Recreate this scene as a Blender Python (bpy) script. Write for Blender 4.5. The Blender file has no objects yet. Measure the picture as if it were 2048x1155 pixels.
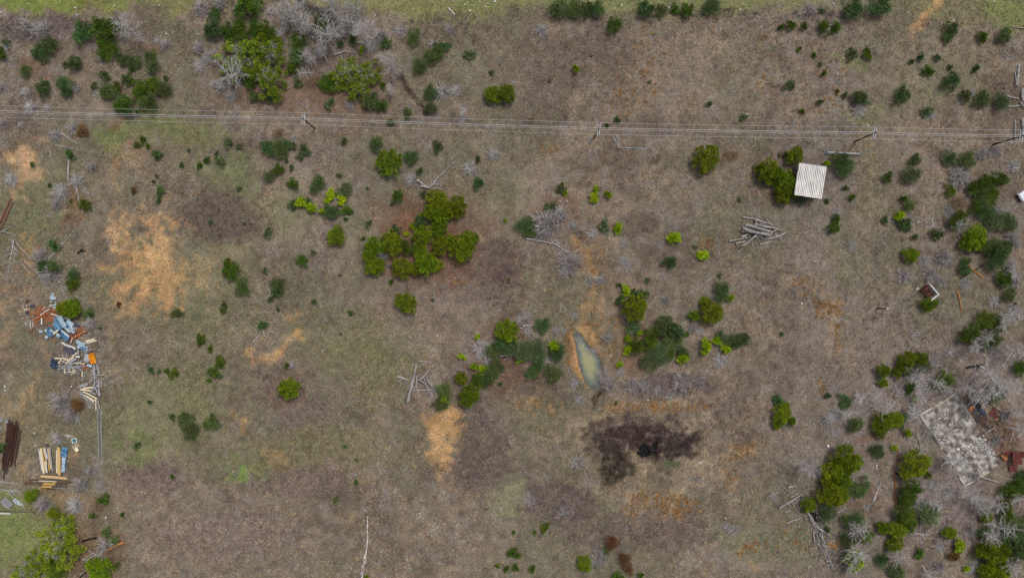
import bpy, math, random
import numpy as np
from mathutils import Vector, Matrix

scene = bpy.context.scene
R = math.radians
# ------------------------------------------------------------------ camera, sky, sun, exposure
H = 130.0            # flying height of the camera in metres
S = 0.1              # metres of ground for one photograph pixel (2048 wide)
cam_d = bpy.data.cameras.new('camera'); cam = bpy.data.objects.new('camera', cam_d)
scene.collection.objects.link(cam); scene.camera = cam
cam.location = (0, 0, H); cam.rotation_euler = (0, 0, 0)
cam_d.sensor_width = 36; cam_d.lens = 36 * H / (2048 * S); cam_d.clip_start = 1; cam_d.clip_end = 3000
SUN_EL, SUN_AZ = 58, 35
world = bpy.data.worlds.new('World'); scene.world = world; world.use_nodes = True
wn = world.node_tree; bg = wn.nodes['Background']
sky = wn.nodes.new('ShaderNodeTexSky'); sky.sky_type = 'NISHITA'; sky.sun_disc = False
sky.sun_elevation = R(SUN_EL); sky.sun_rotation = R(SUN_AZ); sky.dust_density = 4.0; sky.air_density = 1.0
hsv = wn.nodes.new('ShaderNodeHueSaturation'); hsv.inputs['Saturation'].default_value = 0.33   # cloud cover greys the sky
wn.links.new(sky.outputs[0], hsv.inputs['Color']); wn.links.new(hsv.outputs[0], bg.inputs[0])
bg.inputs[1].default_value = 0.115
sun_d = bpy.data.lights.new('sun', 'SUN'); sun = bpy.data.objects.new('sun', sun_d); scene.collection.objects.link(sun)
sun_d.energy = 1.5; sun_d.angle = R(18); sun_d.color = (1, 0.965, 0.92)
az = R(SUN_AZ); el = R(SUN_EL)
sdir = Vector((math.sin(az) * math.cos(el), math.cos(az) * math.cos(el), math.sin(el)))
sun.rotation_euler = sdir.to_track_quat('Z', 'Y').to_euler()
scene.view_settings.view_transform = 'Standard'; scene.view_settings.look = 'None'
scene.view_settings.exposure = 0.06; scene.view_settings.gamma = 1
scene.cycles.max_bounces = 5; scene.cycles.diffuse_bounces = 3

rng = np.random.default_rng(7); random.seed(7)
C = scene.collection

# ------------------------------------------------------------------ helpers
def lin(r, g, b, k=1.0):
    f = lambda c: ((c / 255 + 0.055) / 1.055) ** 2.4 if c > 10 else c / 255 / 12.92
    return np.array([f(r) * k, f(g) * k, f(b) * k])

def W(px, py, z=0.0):
    k = S * (H - z) / H
    return (px - 1024) * k, -(py - 577.5) * k

def mesh_np(name, V, F, attr=None, col=None, smooth=False):
    V = np.asarray(V, dtype=np.float32); F = np.asarray(F, dtype=np.int32)
    me = bpy.data.meshes.new(name)
    n, k = F.shape
    me.vertices.add(len(V)); me.vertices.foreach_set('co', V.ravel())
    me.loops.add(n * k); me.loops.foreach_set('vertex_index', F.ravel())
    me.polygons.add(n); me.polygons.foreach_set('loop_start', np.arange(n, dtype=np.int32) * k)
    me.update(calc_edges=True)
    if attr is not None:
        a = me.attributes.new('tint', 'FLOAT', 'POINT'); a.data.foreach_set('value', np.asarray(attr, dtype=np.float32).ravel())
    if col is not None:
        a = me.attributes.new('col', 'FLOAT_COLOR', 'POINT')
        c4 = np.ones((len(V), 4), dtype=np.float32); c4[:, :3] = col
        a.data.foreach_set('color', c4.ravel())
    if smooth: me.shade_smooth()
    return me

def obj(name, me, mat=None, parent=None, loc=None, rot=None, scale=None):
    o = bpy.data.objects.new(name, me); C.objects.link(o)
    if mat is not None:
        if not me.materials: me.materials.append(mat)
        elif me.materials[0] is not mat:
            o.material_slots[0].link = 'OBJECT'; o.material_slots[0].material = mat
    if parent is not None: o.parent = parent
    if loc is not None: o.location = loc
    if rot is not None: o.rotation_euler = rot
    if scale is not None: o.scale = scale
    return o

def empty(name, loc, rz=0.0):
    o = bpy.data.objects.new(name, None); C.objects.link(o); o.location = loc; o.rotation_euler = (0, 0, rz)
    o.empty_display_size = 0.3
    return o

def tag(o, label, cat, group=None):
    o['label'] = label; o['category'] = cat
    if group: o['group'] = group
    return o

REG = []   # things whose label is written at the end from what stands next to them
def reg(o, look, cat, px, py, group): REG.append((o, look, cat, px, py, group)); return o

# --- materials
def nmat(name, rough=0.8, spec=0.2):
    m = bpy.data.materials.new(name); m.use_nodes = True
    b = m.node_tree.nodes['Principled BSDF']; b.inputs['Roughness'].default_value = rough
    b.inputs['Specular IOR Level'].default_value = spec
    return m, m.node_tree, b

def surf(name, c0, c1, scale=6.0, rough=0.8, spec=0.2, stretch=(1, 1, 1), metal=0.0, c2=None, detail=5, bump=0.0, objrand=0.0, coords='Object'):
    """two or three colours mixed by stretched noise"""
    m, nt, b = nmat(name, rough, spec); N, L = nt.nodes, nt.links
    tc = N.new('ShaderNodeTexCoord'); mp = N.new('ShaderNodeMapping'); mp.inputs['Scale'].default_value = stretch
    nz = N.new('ShaderNodeTexNoise'); nz.inputs['Scale'].default_value = scale; nz.inputs['Detail'].default_value = detail
    oi = N.new('ShaderNodeObjectInfo'); ad = N.new('ShaderNodeVectorMath'); ad.operation = 'ADD'
    sc = N.new('ShaderNodeVectorMath'); sc.operation = 'SCALE'; sc.inputs['Scale'].default_value = 37.0
    cb = N.new('ShaderNodeCombineXYZ')
    for i in range(3): L.new(oi.outputs['Random'], cb.inputs[i])
    L.new(cb.outputs[0], sc.inputs[0]); L.new(tc.outputs[coords], mp.inputs[0])
    L.new(mp.outputs[0], ad.inputs[0]); L.new(sc.outputs[0], ad.inputs[1]); L.new(ad.outputs[0], nz.inputs['Vector'])
    rp = N.new('ShaderNodeValToRGB'); e = rp.color_ramp.elements
    e[0].position = 0.34; e[1].position = 0.66
    e[0].color = (*c0, 1); e[1].color = (*c1, 1)
    if c2 is not None:
        x = e.new(0.5); x.color = (*c2, 1)
    L.new(nz.outputs['Fac'], rp.inputs[0])
    out = rp.outputs[0]
    if objrand:
        hs = N.new('ShaderNodeHueSaturation'); mr = N.new('ShaderNodeMapRange')
        mr.inputs['To Min'].default_value = 1 - objrand; mr.inputs['To Max'].default_value = 1 + objrand
        L.new(oi.outputs['Random'], mr.inputs['Value']); L.new(mr.outputs[0], hs.inputs['Value']); L.new(out, hs.inputs['Color']); out = hs.outputs[0]
    L.new(out, b.inputs['Base Color']); b.inputs['Metallic'].default_value = metal
    if bump:
        bp = N.new('ShaderNodeBump'); bp.inputs['Strength'].default_value = bump; bp.inputs['Distance'].default_value = 0.05
        L.new(nz.outputs['Fac'], bp.inputs['Height']); L.new(bp.outputs[0], b.inputs['Normal'])
    return m

def leafmat(name, dark, light, hue=0.02, val=0.18):
    m, nt, b = nmat(name, 0.65, 0.25); N, L = nt.nodes, nt.links
    at = N.new('ShaderNodeAttribute'); at.attribute_name = 'tint'
    rp = N.new('ShaderNodeValToRGB'); e = rp.color_ramp.elements
    e[0].color = (*dark, 1); e[1].color = (*light, 1)
    L.new(at.outputs['Fac'], rp.inputs[0])
    oi = N.new('ShaderNodeObjectInfo'); hs = N.new('ShaderNodeHueSaturation')
    m1 = N.new('ShaderNodeMapRange'); m1.inputs['To Min'].default_value = 0.5 - hue; m1.inputs['To Max'].default_value = 0.5 + hue
    m2 = N.new('ShaderNodeMapRange'); m2.inputs['To Min'].default_value = 1 - val; m2.inputs['To Max'].default_value = 1 + val
    ml = N.new('ShaderNodeMath'); ml.operation = 'MULTIPLY'; ml.inputs[1].default_value = 7.13
    fr = N.new('ShaderNodeMath'); fr.operation = 'FRACT'
    L.new(oi.outputs['Random'], m1.inputs['Value']); L.new(oi.outputs['Random'], ml.inputs[0]); L.new(ml.outputs[0], fr.inputs[0]); L.new(fr.outputs[0], m2.inputs['Value'])
    L.new(m1.outputs[0], hs.inputs['Hue']); L.new(m2.outputs[0], hs.inputs['Value']); L.new(rp.outputs[0], hs.inputs['Color'])
    L.new(hs.outputs[0], b.inputs['Base Color'])
    return m

# --- numpy noise
def vnoise(x, y, seed):
    r = np.random.default_rng(seed); n = 512
    lat = r.random((n, n)).astype(np.float32)
    xi = np.floor(x).astype(np.int64); yi = np.floor(y).astype(np.int64)
    fx = x - xi; fy = y - yi; fx = fx * fx * (3 - 2 * fx); fy = fy * fy * (3 - 2 * fy)
    x0 = xi % n; x1 = (xi + 1) % n; y0 = yi % n; y1 = (yi + 1) % n
    return (lat[y0, x0] * (1 - fx) + lat[y0, x1] * fx) * (1 - fy) + (lat[y1, x0] * (1 - fx) + lat[y1, x1] * fx) * fy

def fbm(x, y, size, seed, octs=4, gain=0.55):
    a, t, s = 1.0, 0.0, 0.0
    for i in range(octs):
        k = 2.0 ** i / size
        c, sn = math.cos(i * 0.9), math.sin(i * 0.9)
        s = s + a * vnoise((x * c - y * sn) * k + 100, (x * sn + y * c) * k + 100, seed + i); t += a; a *= gain
    s = s / t
    return np.clip((s - 0.5) * 1.9 + 0.5, 0, 1)

def sstep(a, b, x):
    t = np.clip((x - a) / (b - a), 0, 1); return t * t * (3 - 2 * t)

def polydist(px, py, pts):
    d = np.full(px.shape, 1e9)
    for (ax, ay), (bx, by) in zip(pts[:-1], pts[1:]):
        vx, vy = bx - ax, by - ay; l2 = vx * vx + vy * vy + 1e-9
        t = np.clip(((px - ax) * vx + (py - ay) * vy) / l2, 0, 1)
        d = np.minimum(d, np.hypot(px - ax - t * vx, py - ay - t * vy))
    return d

def inpoly(px, py, pts):
    ins = np.zeros(px.shape, bool); n = len(pts)
    for i in range(n):
        x0, y0 = pts[i]; x1, y1 = pts[(i + 1) % n]
        c = ((y0 > py) != (y1 > py)) & (px < (x1 - x0) * (py - y0) / (y1 - y0 + 1e-12) + x0); ins ^= c
    return ins

# ------------------------------------------------------------------ ground
STEP = 0.3
xd = np.arange(-114, 114.01, STEP); yd = np.arange(-68, 68.01, STEP)
outer = np.array([3, 8, 18, 40, 90, 200, 450])
gx = np.concatenate([-114 - outer[::-1], xd, 114 + outer]); gy = np.concatenate([-68 - outer[::-1], yd, 68 + outer])
GX, GY = np.meshgrid(gx, gy)
PX = GX / S + 1024; PY = 577.5 - GY / S          # photograph pixel that shows this spot of ground
jx = (fbm(GX, GY, 4.0, 11) - 0.5) * 34; jy = (fbm(GX, GY, 4.0, 12) - 0.5) * 34
fx_ = (fbm(GX, GY, 1.0, 13, 3) - 0.5); fine_ = fbm(GX, GY, 0.9, 17, 3, .8); wn_ = np.random.default_rng(5).random(GX.shape)
QX, QY = PX + jx, PY + jy                         # wobbled coordinates, for patch outlines
POND = [(1148, 671), (1157, 666), (1167, 678), (1175, 690), (1190, 705), (1199, 720), (1203, 740), (1203, 758), (1196, 770), (1186, 774), (1176, 768), (1167, 750), (1160, 729), (1156, 706), (1153, 688)]
SLAB = [(1911, 786), (1840, 829), (1929, 971), (2000, 928)]
GULLY = [(1146, 470), (1162, 500), (1182, 528), (1190, 560), (1176, 600), (1166, 632), (1160, 660), (1162, 700), (1178, 745), (1188, 772), (1196, 795)]

def blob(cx, cy, rx, ry, rot=0, soft=0.5, sp=0.5):
    c, s = math.cos(R(rot)), math.sin(R(rot)); dx, dy = QX - cx, QY - cy
    d = np.hypot((dx * c + dy * s) / rx, (-dx * s + dy * c) / ry)
    return sstep(1 + soft, 1 - soft, d + fx_ * sp)
def band(pts, w, soft=0.5, sp=0.5, wob=1.0):
    d = polydist(PX + jx * wob * 0.5, PY + jy * wob * 0.5, pts) / w
    return sstep(1 + soft, 1 - soft, d + fx_ * sp)

K = 1.24            # paper colour to base colour: tufts and hollows shade the ground by about this much
def g(r, gg, b): return lin(r, gg, b, K)
n1 = fbm(GX, GY, 22, 21, 4); n2 = fbm(GX, GY, 9, 31, 4); n3 = fbm(GX, GY, 3.2, 41, 3); n4 = fbm(GX, GY, 14, 51, 4)
col = np.zeros(GX.shape + (3,))
def mix(c, m):
    global col
    col = col * (1 - m[..., None]) + np.asarray(c) * m[..., None]
col[:] = g(118, 107, 94)
mix(g(132, 118, 104), sstep(0.42, 0.8, n1) * 0.7)
mix(g(86, 76, 69), sstep(0.5, 0.85, n2) * 0.5)
mix(g(138, 124, 108), sstep(0.55, 0.85, n3) * 0.45); n5 = fbm(GX, GY, 1.7, 45, 3); mix(g(92, 82, 75), sstep(0.6, 0.9, n5) * 0.5); mix(g(126, 120, 114), sstep(0.62, 0.9, fbm(GX, GY, 2.3, 47, 3)) * 0.5)
mix(g(104, 101, 82), sstep(0.5, 0.8, n4) * 0.55)
mix(g(118, 110, 104), sstep(1480, 1640, QX) * sstep(1800, 1700, QX) * 0.5)
# greener, shorter grass in the left half
mix(g(108, 104, 82), sstep(640, 330, QX) * sstep(230, 420, QY) * (0.15 + 0.5 * sstep(0.35, 0.7, n4)))
PATCH = [  # colour, strength, shape
    ((112, 112, 68), 0.9, blob(110, -6, 300, 30, 1, 0.35)), ((106, 118, 58), 0.7, blob(60, 2, 160, 14, 0, 0.5)),
    ((116, 116, 76), 0.9, blob(860, -8, 240, 40, 0, 0.4)), ((114, 115, 78), 0.9, blob(1330, -12, 380, 36, 0, 0.4)),
    ((116, 112, 84), 0.85, blob(1960, 5, 200, 42, 3, 0.5)), ((112, 122, 68), 0.6, blob(2010, 20, 50, 34, 20)),
    ((106, 108, 72), 0.75, blob(330, 262, 120, 28, 4)), ((100, 112, 62), 0.55, blob(230, 275, 30, 20)), ((108, 112, 76), 0.6, blob(440, 330, 70, 28)),
    ((106, 112, 72), 0.5, blob(482, 372, 46, 30, 0, .9, 1.6)), ((110, 110, 78), 0.5, blob(560, 430, 70, 50)), ((104, 106, 76), 0.5, blob(430, 560, 90, 130)),
    ((112, 110, 78), 0.65, blob(700, 730, 110, 90)), ((108, 110, 74), 0.55, blob(330, 830, 110, 90)), ((100, 114, 66), 0.55, blob(272, 915, 26, 30, 0, .9, 1.6)),
    ((104, 132, 56), 0.75, blob(486, 948, 24, 13, 5, 0.9, 1.8)), ((108, 120, 72), 0.45, blob(480, 930, 40, 25, 0, .9, 1.6)),
    ((110, 106, 76), 0.6, blob(640, 900, 150, 46, 0)), ((100, 122, 58), 0.85, blob(10, 1060, 46, 50)), ((112, 116, 74), 0.8, blob(40, 1070, 90, 80, 20)),
    ((128, 130, 98), 0.6, blob(1012, 995, 42, 44)), ((116, 116, 86), 0.5, blob(1205, 1010, 30, 40)), ((104, 110, 80), 0.5, blob(1460, 1075, 50, 30, 20)),
    ((108, 110, 84), 0.5, blob(1560, 1090, 70, 36)), ((110, 110, 84), 0.5, blob(1700, 520, 30, 60)), ((116, 108, 82), 0.5, blob(1735, 350, 26, 120)),
    ((126, 116, 100), 0.6, band([(1722, 240), (1718, 360), (1714, 480), (1716, 600)], 4, .6, 1.2, .4)), ((126, 116, 98), 0.6, band([(1744, 240), (1741, 360), (1738, 480), (1738, 600)], 4, .6, 1.2, .4)), ((108, 116, 72), 0.55, blob(1700, 120, 44, 16, 20)), ((112, 112, 80), 0.5, blob(1730, 240, 40, 26)), ((112, 112, 84), 0.4, blob(1900, 150, 80, 60)),
    ((108, 112, 76), 0.5, blob(1060, 560, 16, 26)), ((108, 108, 78), 0.45, blob(700, 470, 30, 60, 20)), ((110, 108, 80), 0.45, blob(1080, 820, 60, 40)),
    ((108, 110, 82), 0.5, blob(70, 400, 90, 90)), ((110, 108, 78), 0.5, blob(60, 830, 60, 90)), ((104, 106, 78), 0.4, blob(1000, 400, 60, 40)),
    # dense mauve-brown weeds
    ((92, 80, 74), 0.75, blob(440, 440, 80, 46, 10)), ((118, 102, 96), 0.7, blob(300, 958, 70, 34, -10)), ((122, 106, 98), 0.8, blob(600, 962, 90, 30, -8)),
    ((126, 112, 104), 0.7, blob(440, 1060, 150, 60)), ((96, 82, 76), 0.7, blob(1000, 540, 60, 60)), ((84, 66, 62), 0.7, blob(1003, 540, 22, 16)),
    ((94, 82, 78), 0.6, blob(960, 900, 60, 90)), ((94, 82, 80), 0.6, blob(1110, 1010, 70, 34)), ((98, 88, 84), 0.7, blob(80, 55, 120, 26)),
    ((100, 88, 82), 0.6, blob(1150, 110, 130, 60)), ((96, 86, 80), 0.55, blob(1080, 210, 60, 60)), ((90, 80, 78), 0.55, blob(1340, 770, 90, 26)),
    ((112, 100, 96), 0.55, blob(620, 790, 90, 70)), ((112, 98, 92), 0.5, blob(890, 560, 120, 80)), ((92, 82, 78), 0.5, blob(1090, 780, 60, 50)),
    ((98, 86, 84), 0.55, blob(1280, 1060, 140, 40)), ((124, 110, 104), 0.5, blob(640, 500, 60, 40)),
    # red-brown needle litter under the junipers and oaks
    ((110, 76, 58), 0.54, blob(862, 505, 95, 70, 0, 0.4)), ((118, 88, 70), 0.43, blob(800, 440, 50, 36)), ((112, 80, 60), 0.43, blob(590, 190, 120, 40, 0)),
    ((112, 76, 56), 0.43, blob(300, 95, 22, 16)), ((112, 72, 54), 0.47, blob(240, 245, 16, 9)), ((112, 76, 58), 0.43, blob(75, 140, 30, 22)),
    ((108, 76, 58), 0.40, blob(1120, 420, 40, 36, 30)), ((112, 80, 56), 0.43, blob(1270, 690, 40, 50)), ((120, 72, 44), 0.50, blob(166, 262, 14, 12)),
    ((104, 70, 52), 0.47, blob(190, 1095, 60, 60)), ((118, 76, 50), 0.50, blob(1735, 873, 26, 12)), ((110, 78, 60), 0.43, blob(1720, 1005, 40, 30)),
    ((112, 78, 60), 0.40, blob(1010, 720, 70, 70)), ((104, 82, 70), 0.36, blob(1560, 360, 60, 60)), ((118, 78, 50), 0.43, blob(150, 420, 26, 36)),
    ((104, 76, 60), 0.36, blob(579, 785, 36, 36)), ((104, 78, 64), 0.36, blob(700, 190, 90, 60)), ((112, 82, 62), 0.36, blob(880, 440, 120, 60)),
    # orange and tan bare soil
    ((190, 146, 98), 0.95, blob(300, 530, 66, 70, 10, 0.55, 1.3)), ((196, 150, 100), 0.9, blob(330, 575, 46, 36, 0, 0.5, 1.2)), ((190, 150, 106), 0.85, blob(236, 470, 20, 50, -8, 0.5, 1.2)),
    ((184, 138, 88), 0.8, blob(310, 440, 34, 30, 20, 0.6, 1.6)), ((180, 136, 90), 0.7, blob(250, 555, 40, 60, 0, 0.6, 1.5)), ((176, 134, 92), 0.6, blob(275, 610, 60, 22, 0, 0.6, 1.5)),
    ((160, 128, 92), 0.5, blob(420, 545, 60, 26, -30, 0.7, 1.6)), ((160, 122, 84), 0.55, blob(260, 305, 30, 24, 0, 0.7, 1.6)), ((152, 116, 76), 0.55, blob(222, 345, 14, 26, 0, 0.7, 1.5)),
    ((196, 142, 86), 0.8, band([(506, 690), (512, 716), (530, 728), (556, 712), (585, 694), (602, 670)], 9, 0.8, 2.0)), ((206, 158, 104), 0.85, band([(530, 712), (560, 700), (592, 678)], 6, 0.6, 1.2)),
    ((180, 134, 86), 0.7, blob(584, 636, 16, 12, 0, 0.7, 1.4)), ((172, 130, 88), 0.6, blob(616, 744, 10, 8)), ((176, 128, 78), 0.75, blob(484, 842, 9, 22, -10, 0.6, 1.2)), ((166, 122, 78), 0.6, blob(552, 918, 24, 15)),
    ((190, 140, 84), 0.9, blob(892, 840, 30, 30, 0, 0.55, 1.2)), ((190, 146, 98), 0.9, blob(884, 890, 30, 36, 0, 0.55, 1.4)), ((184, 140, 92), 0.8, blob(880, 930, 14, 24, 0, 0.6, 1.4)), ((150, 118, 88), 0.5, blob(900, 960, 22, 20, 0, 0.7, 1.4)),
    ((158, 124, 90), 0.5, blob(820, 1060, 16, 40, -6, 0.7, 1.6)), ((150, 118, 86), 0.45, blob(910, 1010, 26, 18, -30, 0.7, 1.6)), ((148, 120, 84), 0.5, blob(660, 1030, 50, 12, 5, .7, 1.6)), ((148, 122, 86), 0.55, blob(735, 960, 16, 22)),
    ((178, 134, 80), 0.75, band([(1146, 472), (1160, 496), (1186, 530), (1192, 560), (1186, 580)], 8, 0.6, 1.2)), ((174, 132, 82), 0.65, band([(1190, 580), (1176, 605), (1168, 640), (1172, 665)], 9, 0.6, 1.3)),
    ((186, 142, 90), 0.85, band([(1168, 662), (1180, 682), (1194, 694)], 10, 0.5, 0.9)), ((158, 108, 54), 0.9, band([(1146, 680), (1149, 712), (1156, 738), (1164, 755)], 8, 0.5, 0.8)), ((160, 108, 62), 0.7, band([(1136, 655), (1138, 690), (1142, 725), (1148, 740)], 5, 0.7, 1.4)),
    ((176, 124, 68), 0.7, blob(1168, 756, 10, 14)), ((150, 116, 84), 0.6, blob(1212, 620, 34, 50, 0, 0.7, 1.8)), ((136, 96, 66), 0.5, blob(1190, 500, 26, 50, 0, 0.7, 1.6)), ((150, 112, 74), 0.5, blob(1215, 700, 28, 36, 0, .7, 1.8)),
    ((164, 126, 84), 0.6, band([(1225, 818), (1270, 806), (1330, 814), (1395, 812)], 8, 0.7, 2.2)), ((160, 122, 78), 0.6, blob(1080, 812, 36, 16, 0, 0.8, 2.2)), ((164, 122, 72), 0.6, blob(1215, 826, 26, 10, 0, .8, 2.0)),
    ((164, 128, 86), 0.55, blob(1335, 1000, 46, 15, 12, 0.8, 2.4)), ((160, 126, 86), 0.5, blob(1350, 1025, 26, 14, 0, 0.7, 2.2)), ((166, 126, 78), 0.6, blob(1275, 1005, 20, 22, 0, .8, 2.0)), ((168, 132, 84), 0.65, blob(1490, 900, 40, 12, -20, 0.7, 1.8)),
    ((166, 126, 82), 0.6, blob(1462, 950, 12, 14, 0, .7, 1.6)), ((176, 132, 84), 0.6, band([(1480, 1097), (1515, 1078)], 6, 0.7, 1.6)), ((170, 130, 84), 0.55, blob(1500, 1125, 10, 14, -30)),
    ((164, 126, 86), 0.5, blob(1655, 618, 26, 17, 10, 0.7, 2.4)), ((160, 122, 84), 0.5, blob(1610, 570, 30, 16, 0, 0.8, 2.4)), ((160, 124, 86), 0.5, blob(1675, 650, 14, 50, -8, 0.8, 2.2)), ((156, 122, 86), 0.45, blob(1508, 640, 12, 40, 8, .8, 1.6)),
    ((156, 114, 84), 0.45, blob(1290, 130, 30, 60, 0, 0.8, 1.8)), ((150, 114, 84), 0.4, blob(1245, 190, 26, 40, 0, 0.8, 1.8)), ((146, 114, 84), 0.4, blob(1640, 120, 70, 70, 0, 0.9, 1.8)), ((150, 116, 82), 0.45, blob(1610, 215, 40, 18, 0, .8, 1.8)),
    ((196, 140, 90), 0.85, band([(1874, 2), (1856, 18), (1836, 52)], 10, 0.6, 1.2)), ((168, 128, 92), 0.6, band([(1820, 75), (1836, 50)], 8, .7, 1.5)),
    ((188, 146, 110), 0.85, blob(40, 312, 44, 12, -22, 0.6, 1.4)), ((188, 144, 108), 0.85, blob(52, 350, 26, 34, 20, 0.6, 1.4)), ((176, 132, 96), 0.7, blob(70, 280, 18, 8, -30, .6, 1.4)), ((180, 136, 100), 0.65, blob(20, 312, 20, 10, 0, .6, 1.4)),
    ((180, 126, 80), 0.65, blob(55, 506, 22, 28, 0, 0.7, 1.8)), ((172, 124, 84), 0.6, blob(40, 575, 34, 18, 0, 0.7, 1.6)), ((180, 140, 110), 0.65, blob(10, 690, 14, 46, 0, 0.7, 1.5)), ((176, 130, 98), 0.55, blob(92, 705, 10, 34, 0, .7, 1.6)),
    ((182, 138, 108), 0.6, blob(72, 765, 12, 26, 0, 0.7, 1.5)), ((176, 132, 98), 0.55, blob(40, 815, 30, 30, 0, 0.8, 1.8)), ((196, 146, 104), 0.8, blob(57, 938, 14, 16, 0, 0.6, 1.2)), ((186, 138, 88), 0.7, blob(150, 910, 14, 12, 40, 0.6, 1.4)), ((186, 138, 86), 0.6, blob(138, 933, 8, 12)),
    ((150, 104, 70), 0.6, blob(130, 990, 60, 14, 0, .7, 1.6)), ((168, 122, 88), 0.5, blob(20, 610, 30, 20, 0, .7, 1.6)), ((176, 134, 104), 0.6, blob(235, 791, 6, 5)),
    # pale grass ring and the scorched hollow
    ((140, 124, 108), 0.8, blob(1290, 900, 140, 84, 0, 0.45, 1.0)), ((154, 138, 120), 0.85, blob(1370, 868, 50, 30, 30, 0.7, 1.2)), ((150, 134, 114), 0.8, blob(1165, 862, 50, 34, -20, 0.8, 1.2)), ((146, 128, 104), 0.8, blob(1310, 962, 100, 24, 0, 0.7, 1.2)), ((142, 124, 100), 0.6, blob(1290, 925, 60, 36, 0, .7)),
    ((146, 128, 108), 0.5, blob(1400, 890, 40, 50, 0, .8)), ((140, 124, 104), 0.5, blob(1230, 845, 60, 20, 0, .8)),
    ((60, 47, 46), 0.95, blob(1288, 880, 84, 35, 4, 0.6, 1.0)), ((58, 50, 48), 0.92, blob(1352, 890, 46, 25, 15, 0.6, 1.1)), ((56, 51, 44), 0.92, blob(1225, 930, 33, 36, -20, 0.6, 1.1)), ((66, 56, 52), 0.85, blob(1215, 880, 40, 26, 0, .6, 1.2)), ((72, 66, 56), 0.7, blob(1325, 930, 30, 20, 40, .6, 1.4)),
    ((78, 68, 62), 0.6, blob(1290, 845, 60, 14, 0, .7, 1.4)), ((22, 20, 22), 0.97, blob(1289, 900, 19, 16, 0, .35, .5)),
    ((130, 112, 92), 0.75, blob(1266, 912, 22, 14, 0, .6, 1.2)), ((72, 84, 56), 0.6, blob(1347, 934, 14, 10)), ((62, 60, 56), 0.5, blob(1320, 965, 26, 16)),
    ((58, 48, 42), 0.85, blob(1196, 789, 8, 11, 0, 0.4, 0.5)), ((60, 48, 42), 0.75, band([(796, 160), (822, 184), (836, 212), (850, 224)], 4.5, 0.6, 1.0)), ((80, 68, 62), 0.6, band([(780, 120), (796, 160)], 8, 0.7, 1.2)),  # the dark of the hole and the ditch is painted into the ground colour
    ((56, 56, 60), 0.8, band([(596, 4), (612, 14), (640, 24), (672, 28)], 8, 0.6, 1.2)), ((62, 50, 46), 0.6, blob(1165, 462, 8, 6)), ((60, 50, 48), 0.5, blob(923, 242, 16, 6, 0, .6, 1.4)),  # first band: shadowed spot under the top trees, painted as dark ground
    ((146, 146, 148), 0.6, blob(926, 236, 9, 9, 0, 0.6, 1.6)),
    # grey gravel strip where the walkway lay, pale leaf litter and ash by the slab
    ((122, 116, 112), 0.75, band([(198, 918), (203, 985)], 9, 0.5, 0.6)), ((126, 118, 116), 0.6, blob(1870, 990, 70, 70, 0, 0.7, 0.9)), ((134, 126, 124), 0.6, blob(1830, 800, 60, 80, 0, 0.8, 1.0)), ((132, 124, 122), 0.55, blob(1980, 760, 70, 60, 0, .8, 1.0)),
    ((128, 118, 114), 0.6, blob(1920, 1010, 90, 60, 0, .8, 1.0)), ((120, 108, 104), 0.5, blob(1880, 690, 120, 50, 0, .8, 1.0)), ((92, 74, 66), 0.7, blob(1965, 830, 40, 22, 48, .6, 1.2)), ((110, 76, 62), 0.6, blob(2010, 860, 30, 50, 0, .7, 1.2)),
    ((58, 56, 58), 0.85, band([(1938, 800), (1952, 815), (1966, 838), (1970, 850)], 8, 0.5, 1.0)), ((138, 108, 80), 0.6, blob(2010, 845, 26, 16)),
]
tone_ = 1.0; soil = np.zeros(GX.shape); lawn = np.zeros(GX.shape)
for i, (c, st, m) in enumerate(PATCH):
    m = m * st
    if c[0] > c[2] * 1.28 and c[0] > 135:          # bare soil shows through the thatch in flecks
        c = tuple(0.64 * q + 0.36 * w for q, w in zip(c, (140, 124, 98))); tone_ = (0.80 + 0.42 * n3[..., None] * np.array([1.0, 1.01, 1.0]))
        m = m * 0.88 * (0.22 + 0.78 * sstep(0.85, 0.15, fine_ * .6 + wn_ * .5 - 0.9 * m + 0.32)); 
        for _ in range(2):                          # worn, feathered edges
            b_ = m.copy(); b_[1:-1, 1:-1] = (m[:-2, 1:-1] + m[2:, 1:-1] + m[1:-1, :-2] + m[1:-1, 2:] + m[1:-1, 1:-1]) / 5; m = .35 * m + .65 * b_
        soil = np.maximum(soil, m)
    mix(g(*c) * (0.86 * tone_ if c[0] > c[2] * 1.2 and c[0] > 135 else 1.0), m)
    if c[1] > c[2] * 1.35 and c[1] >= c[0]: lawn = np.maximum(lawn, m)
mid = fbm(GX, GY, 1.1, 71, 3)
col *= (0.74 + 0.30 * mid + 0.22 * fine_)[..., None]
# relief
GZ = 0.25 * (fbm(GX, GY, 12, 61, 3) - 0.5) + 0.16 * (fbm(GX, GY, 1.6, 62, 3) - 0.5)
gd = polydist(PX + jx * .3, PY + jy * .3, GULLY); GZ -= 0.45 * sstep(22, 2, gd)
pin = inpoly(PX, PY, POND); pd = polydist(PX, PY, POND + POND[:1]); GZ = np.where(pin, np.minimum(GZ, -0.45 - 0.02 * np.minimum(pd, 20)), np.where(pd < 9, np.minimum(GZ, -0.40 + 0.36 * sstep(0, 9, pd)), GZ))
GZ -= 0.5 * sstep(9, 2, np.hypot(PX - 1196, PY - 789)) + 0.35 * band([(796, 160), (822, 184), (836, 212), (850, 224)], 5, .5, .3)
sl_in = inpoly(PX, PY, SLAB); GZ = np.where(sl_in, np.minimum(GZ, 0.0) * 0.2 - 0.05, GZ)
far = sstep(116, 130, np.abs(GX)) + sstep(70, 85, np.abs(GY)); GZ = GZ * (1 - np.clip(far, 0, 1))
ny, nx = GX.shape
V = np.stack([GX, GY, GZ], -1).reshape(-1, 3)
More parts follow.
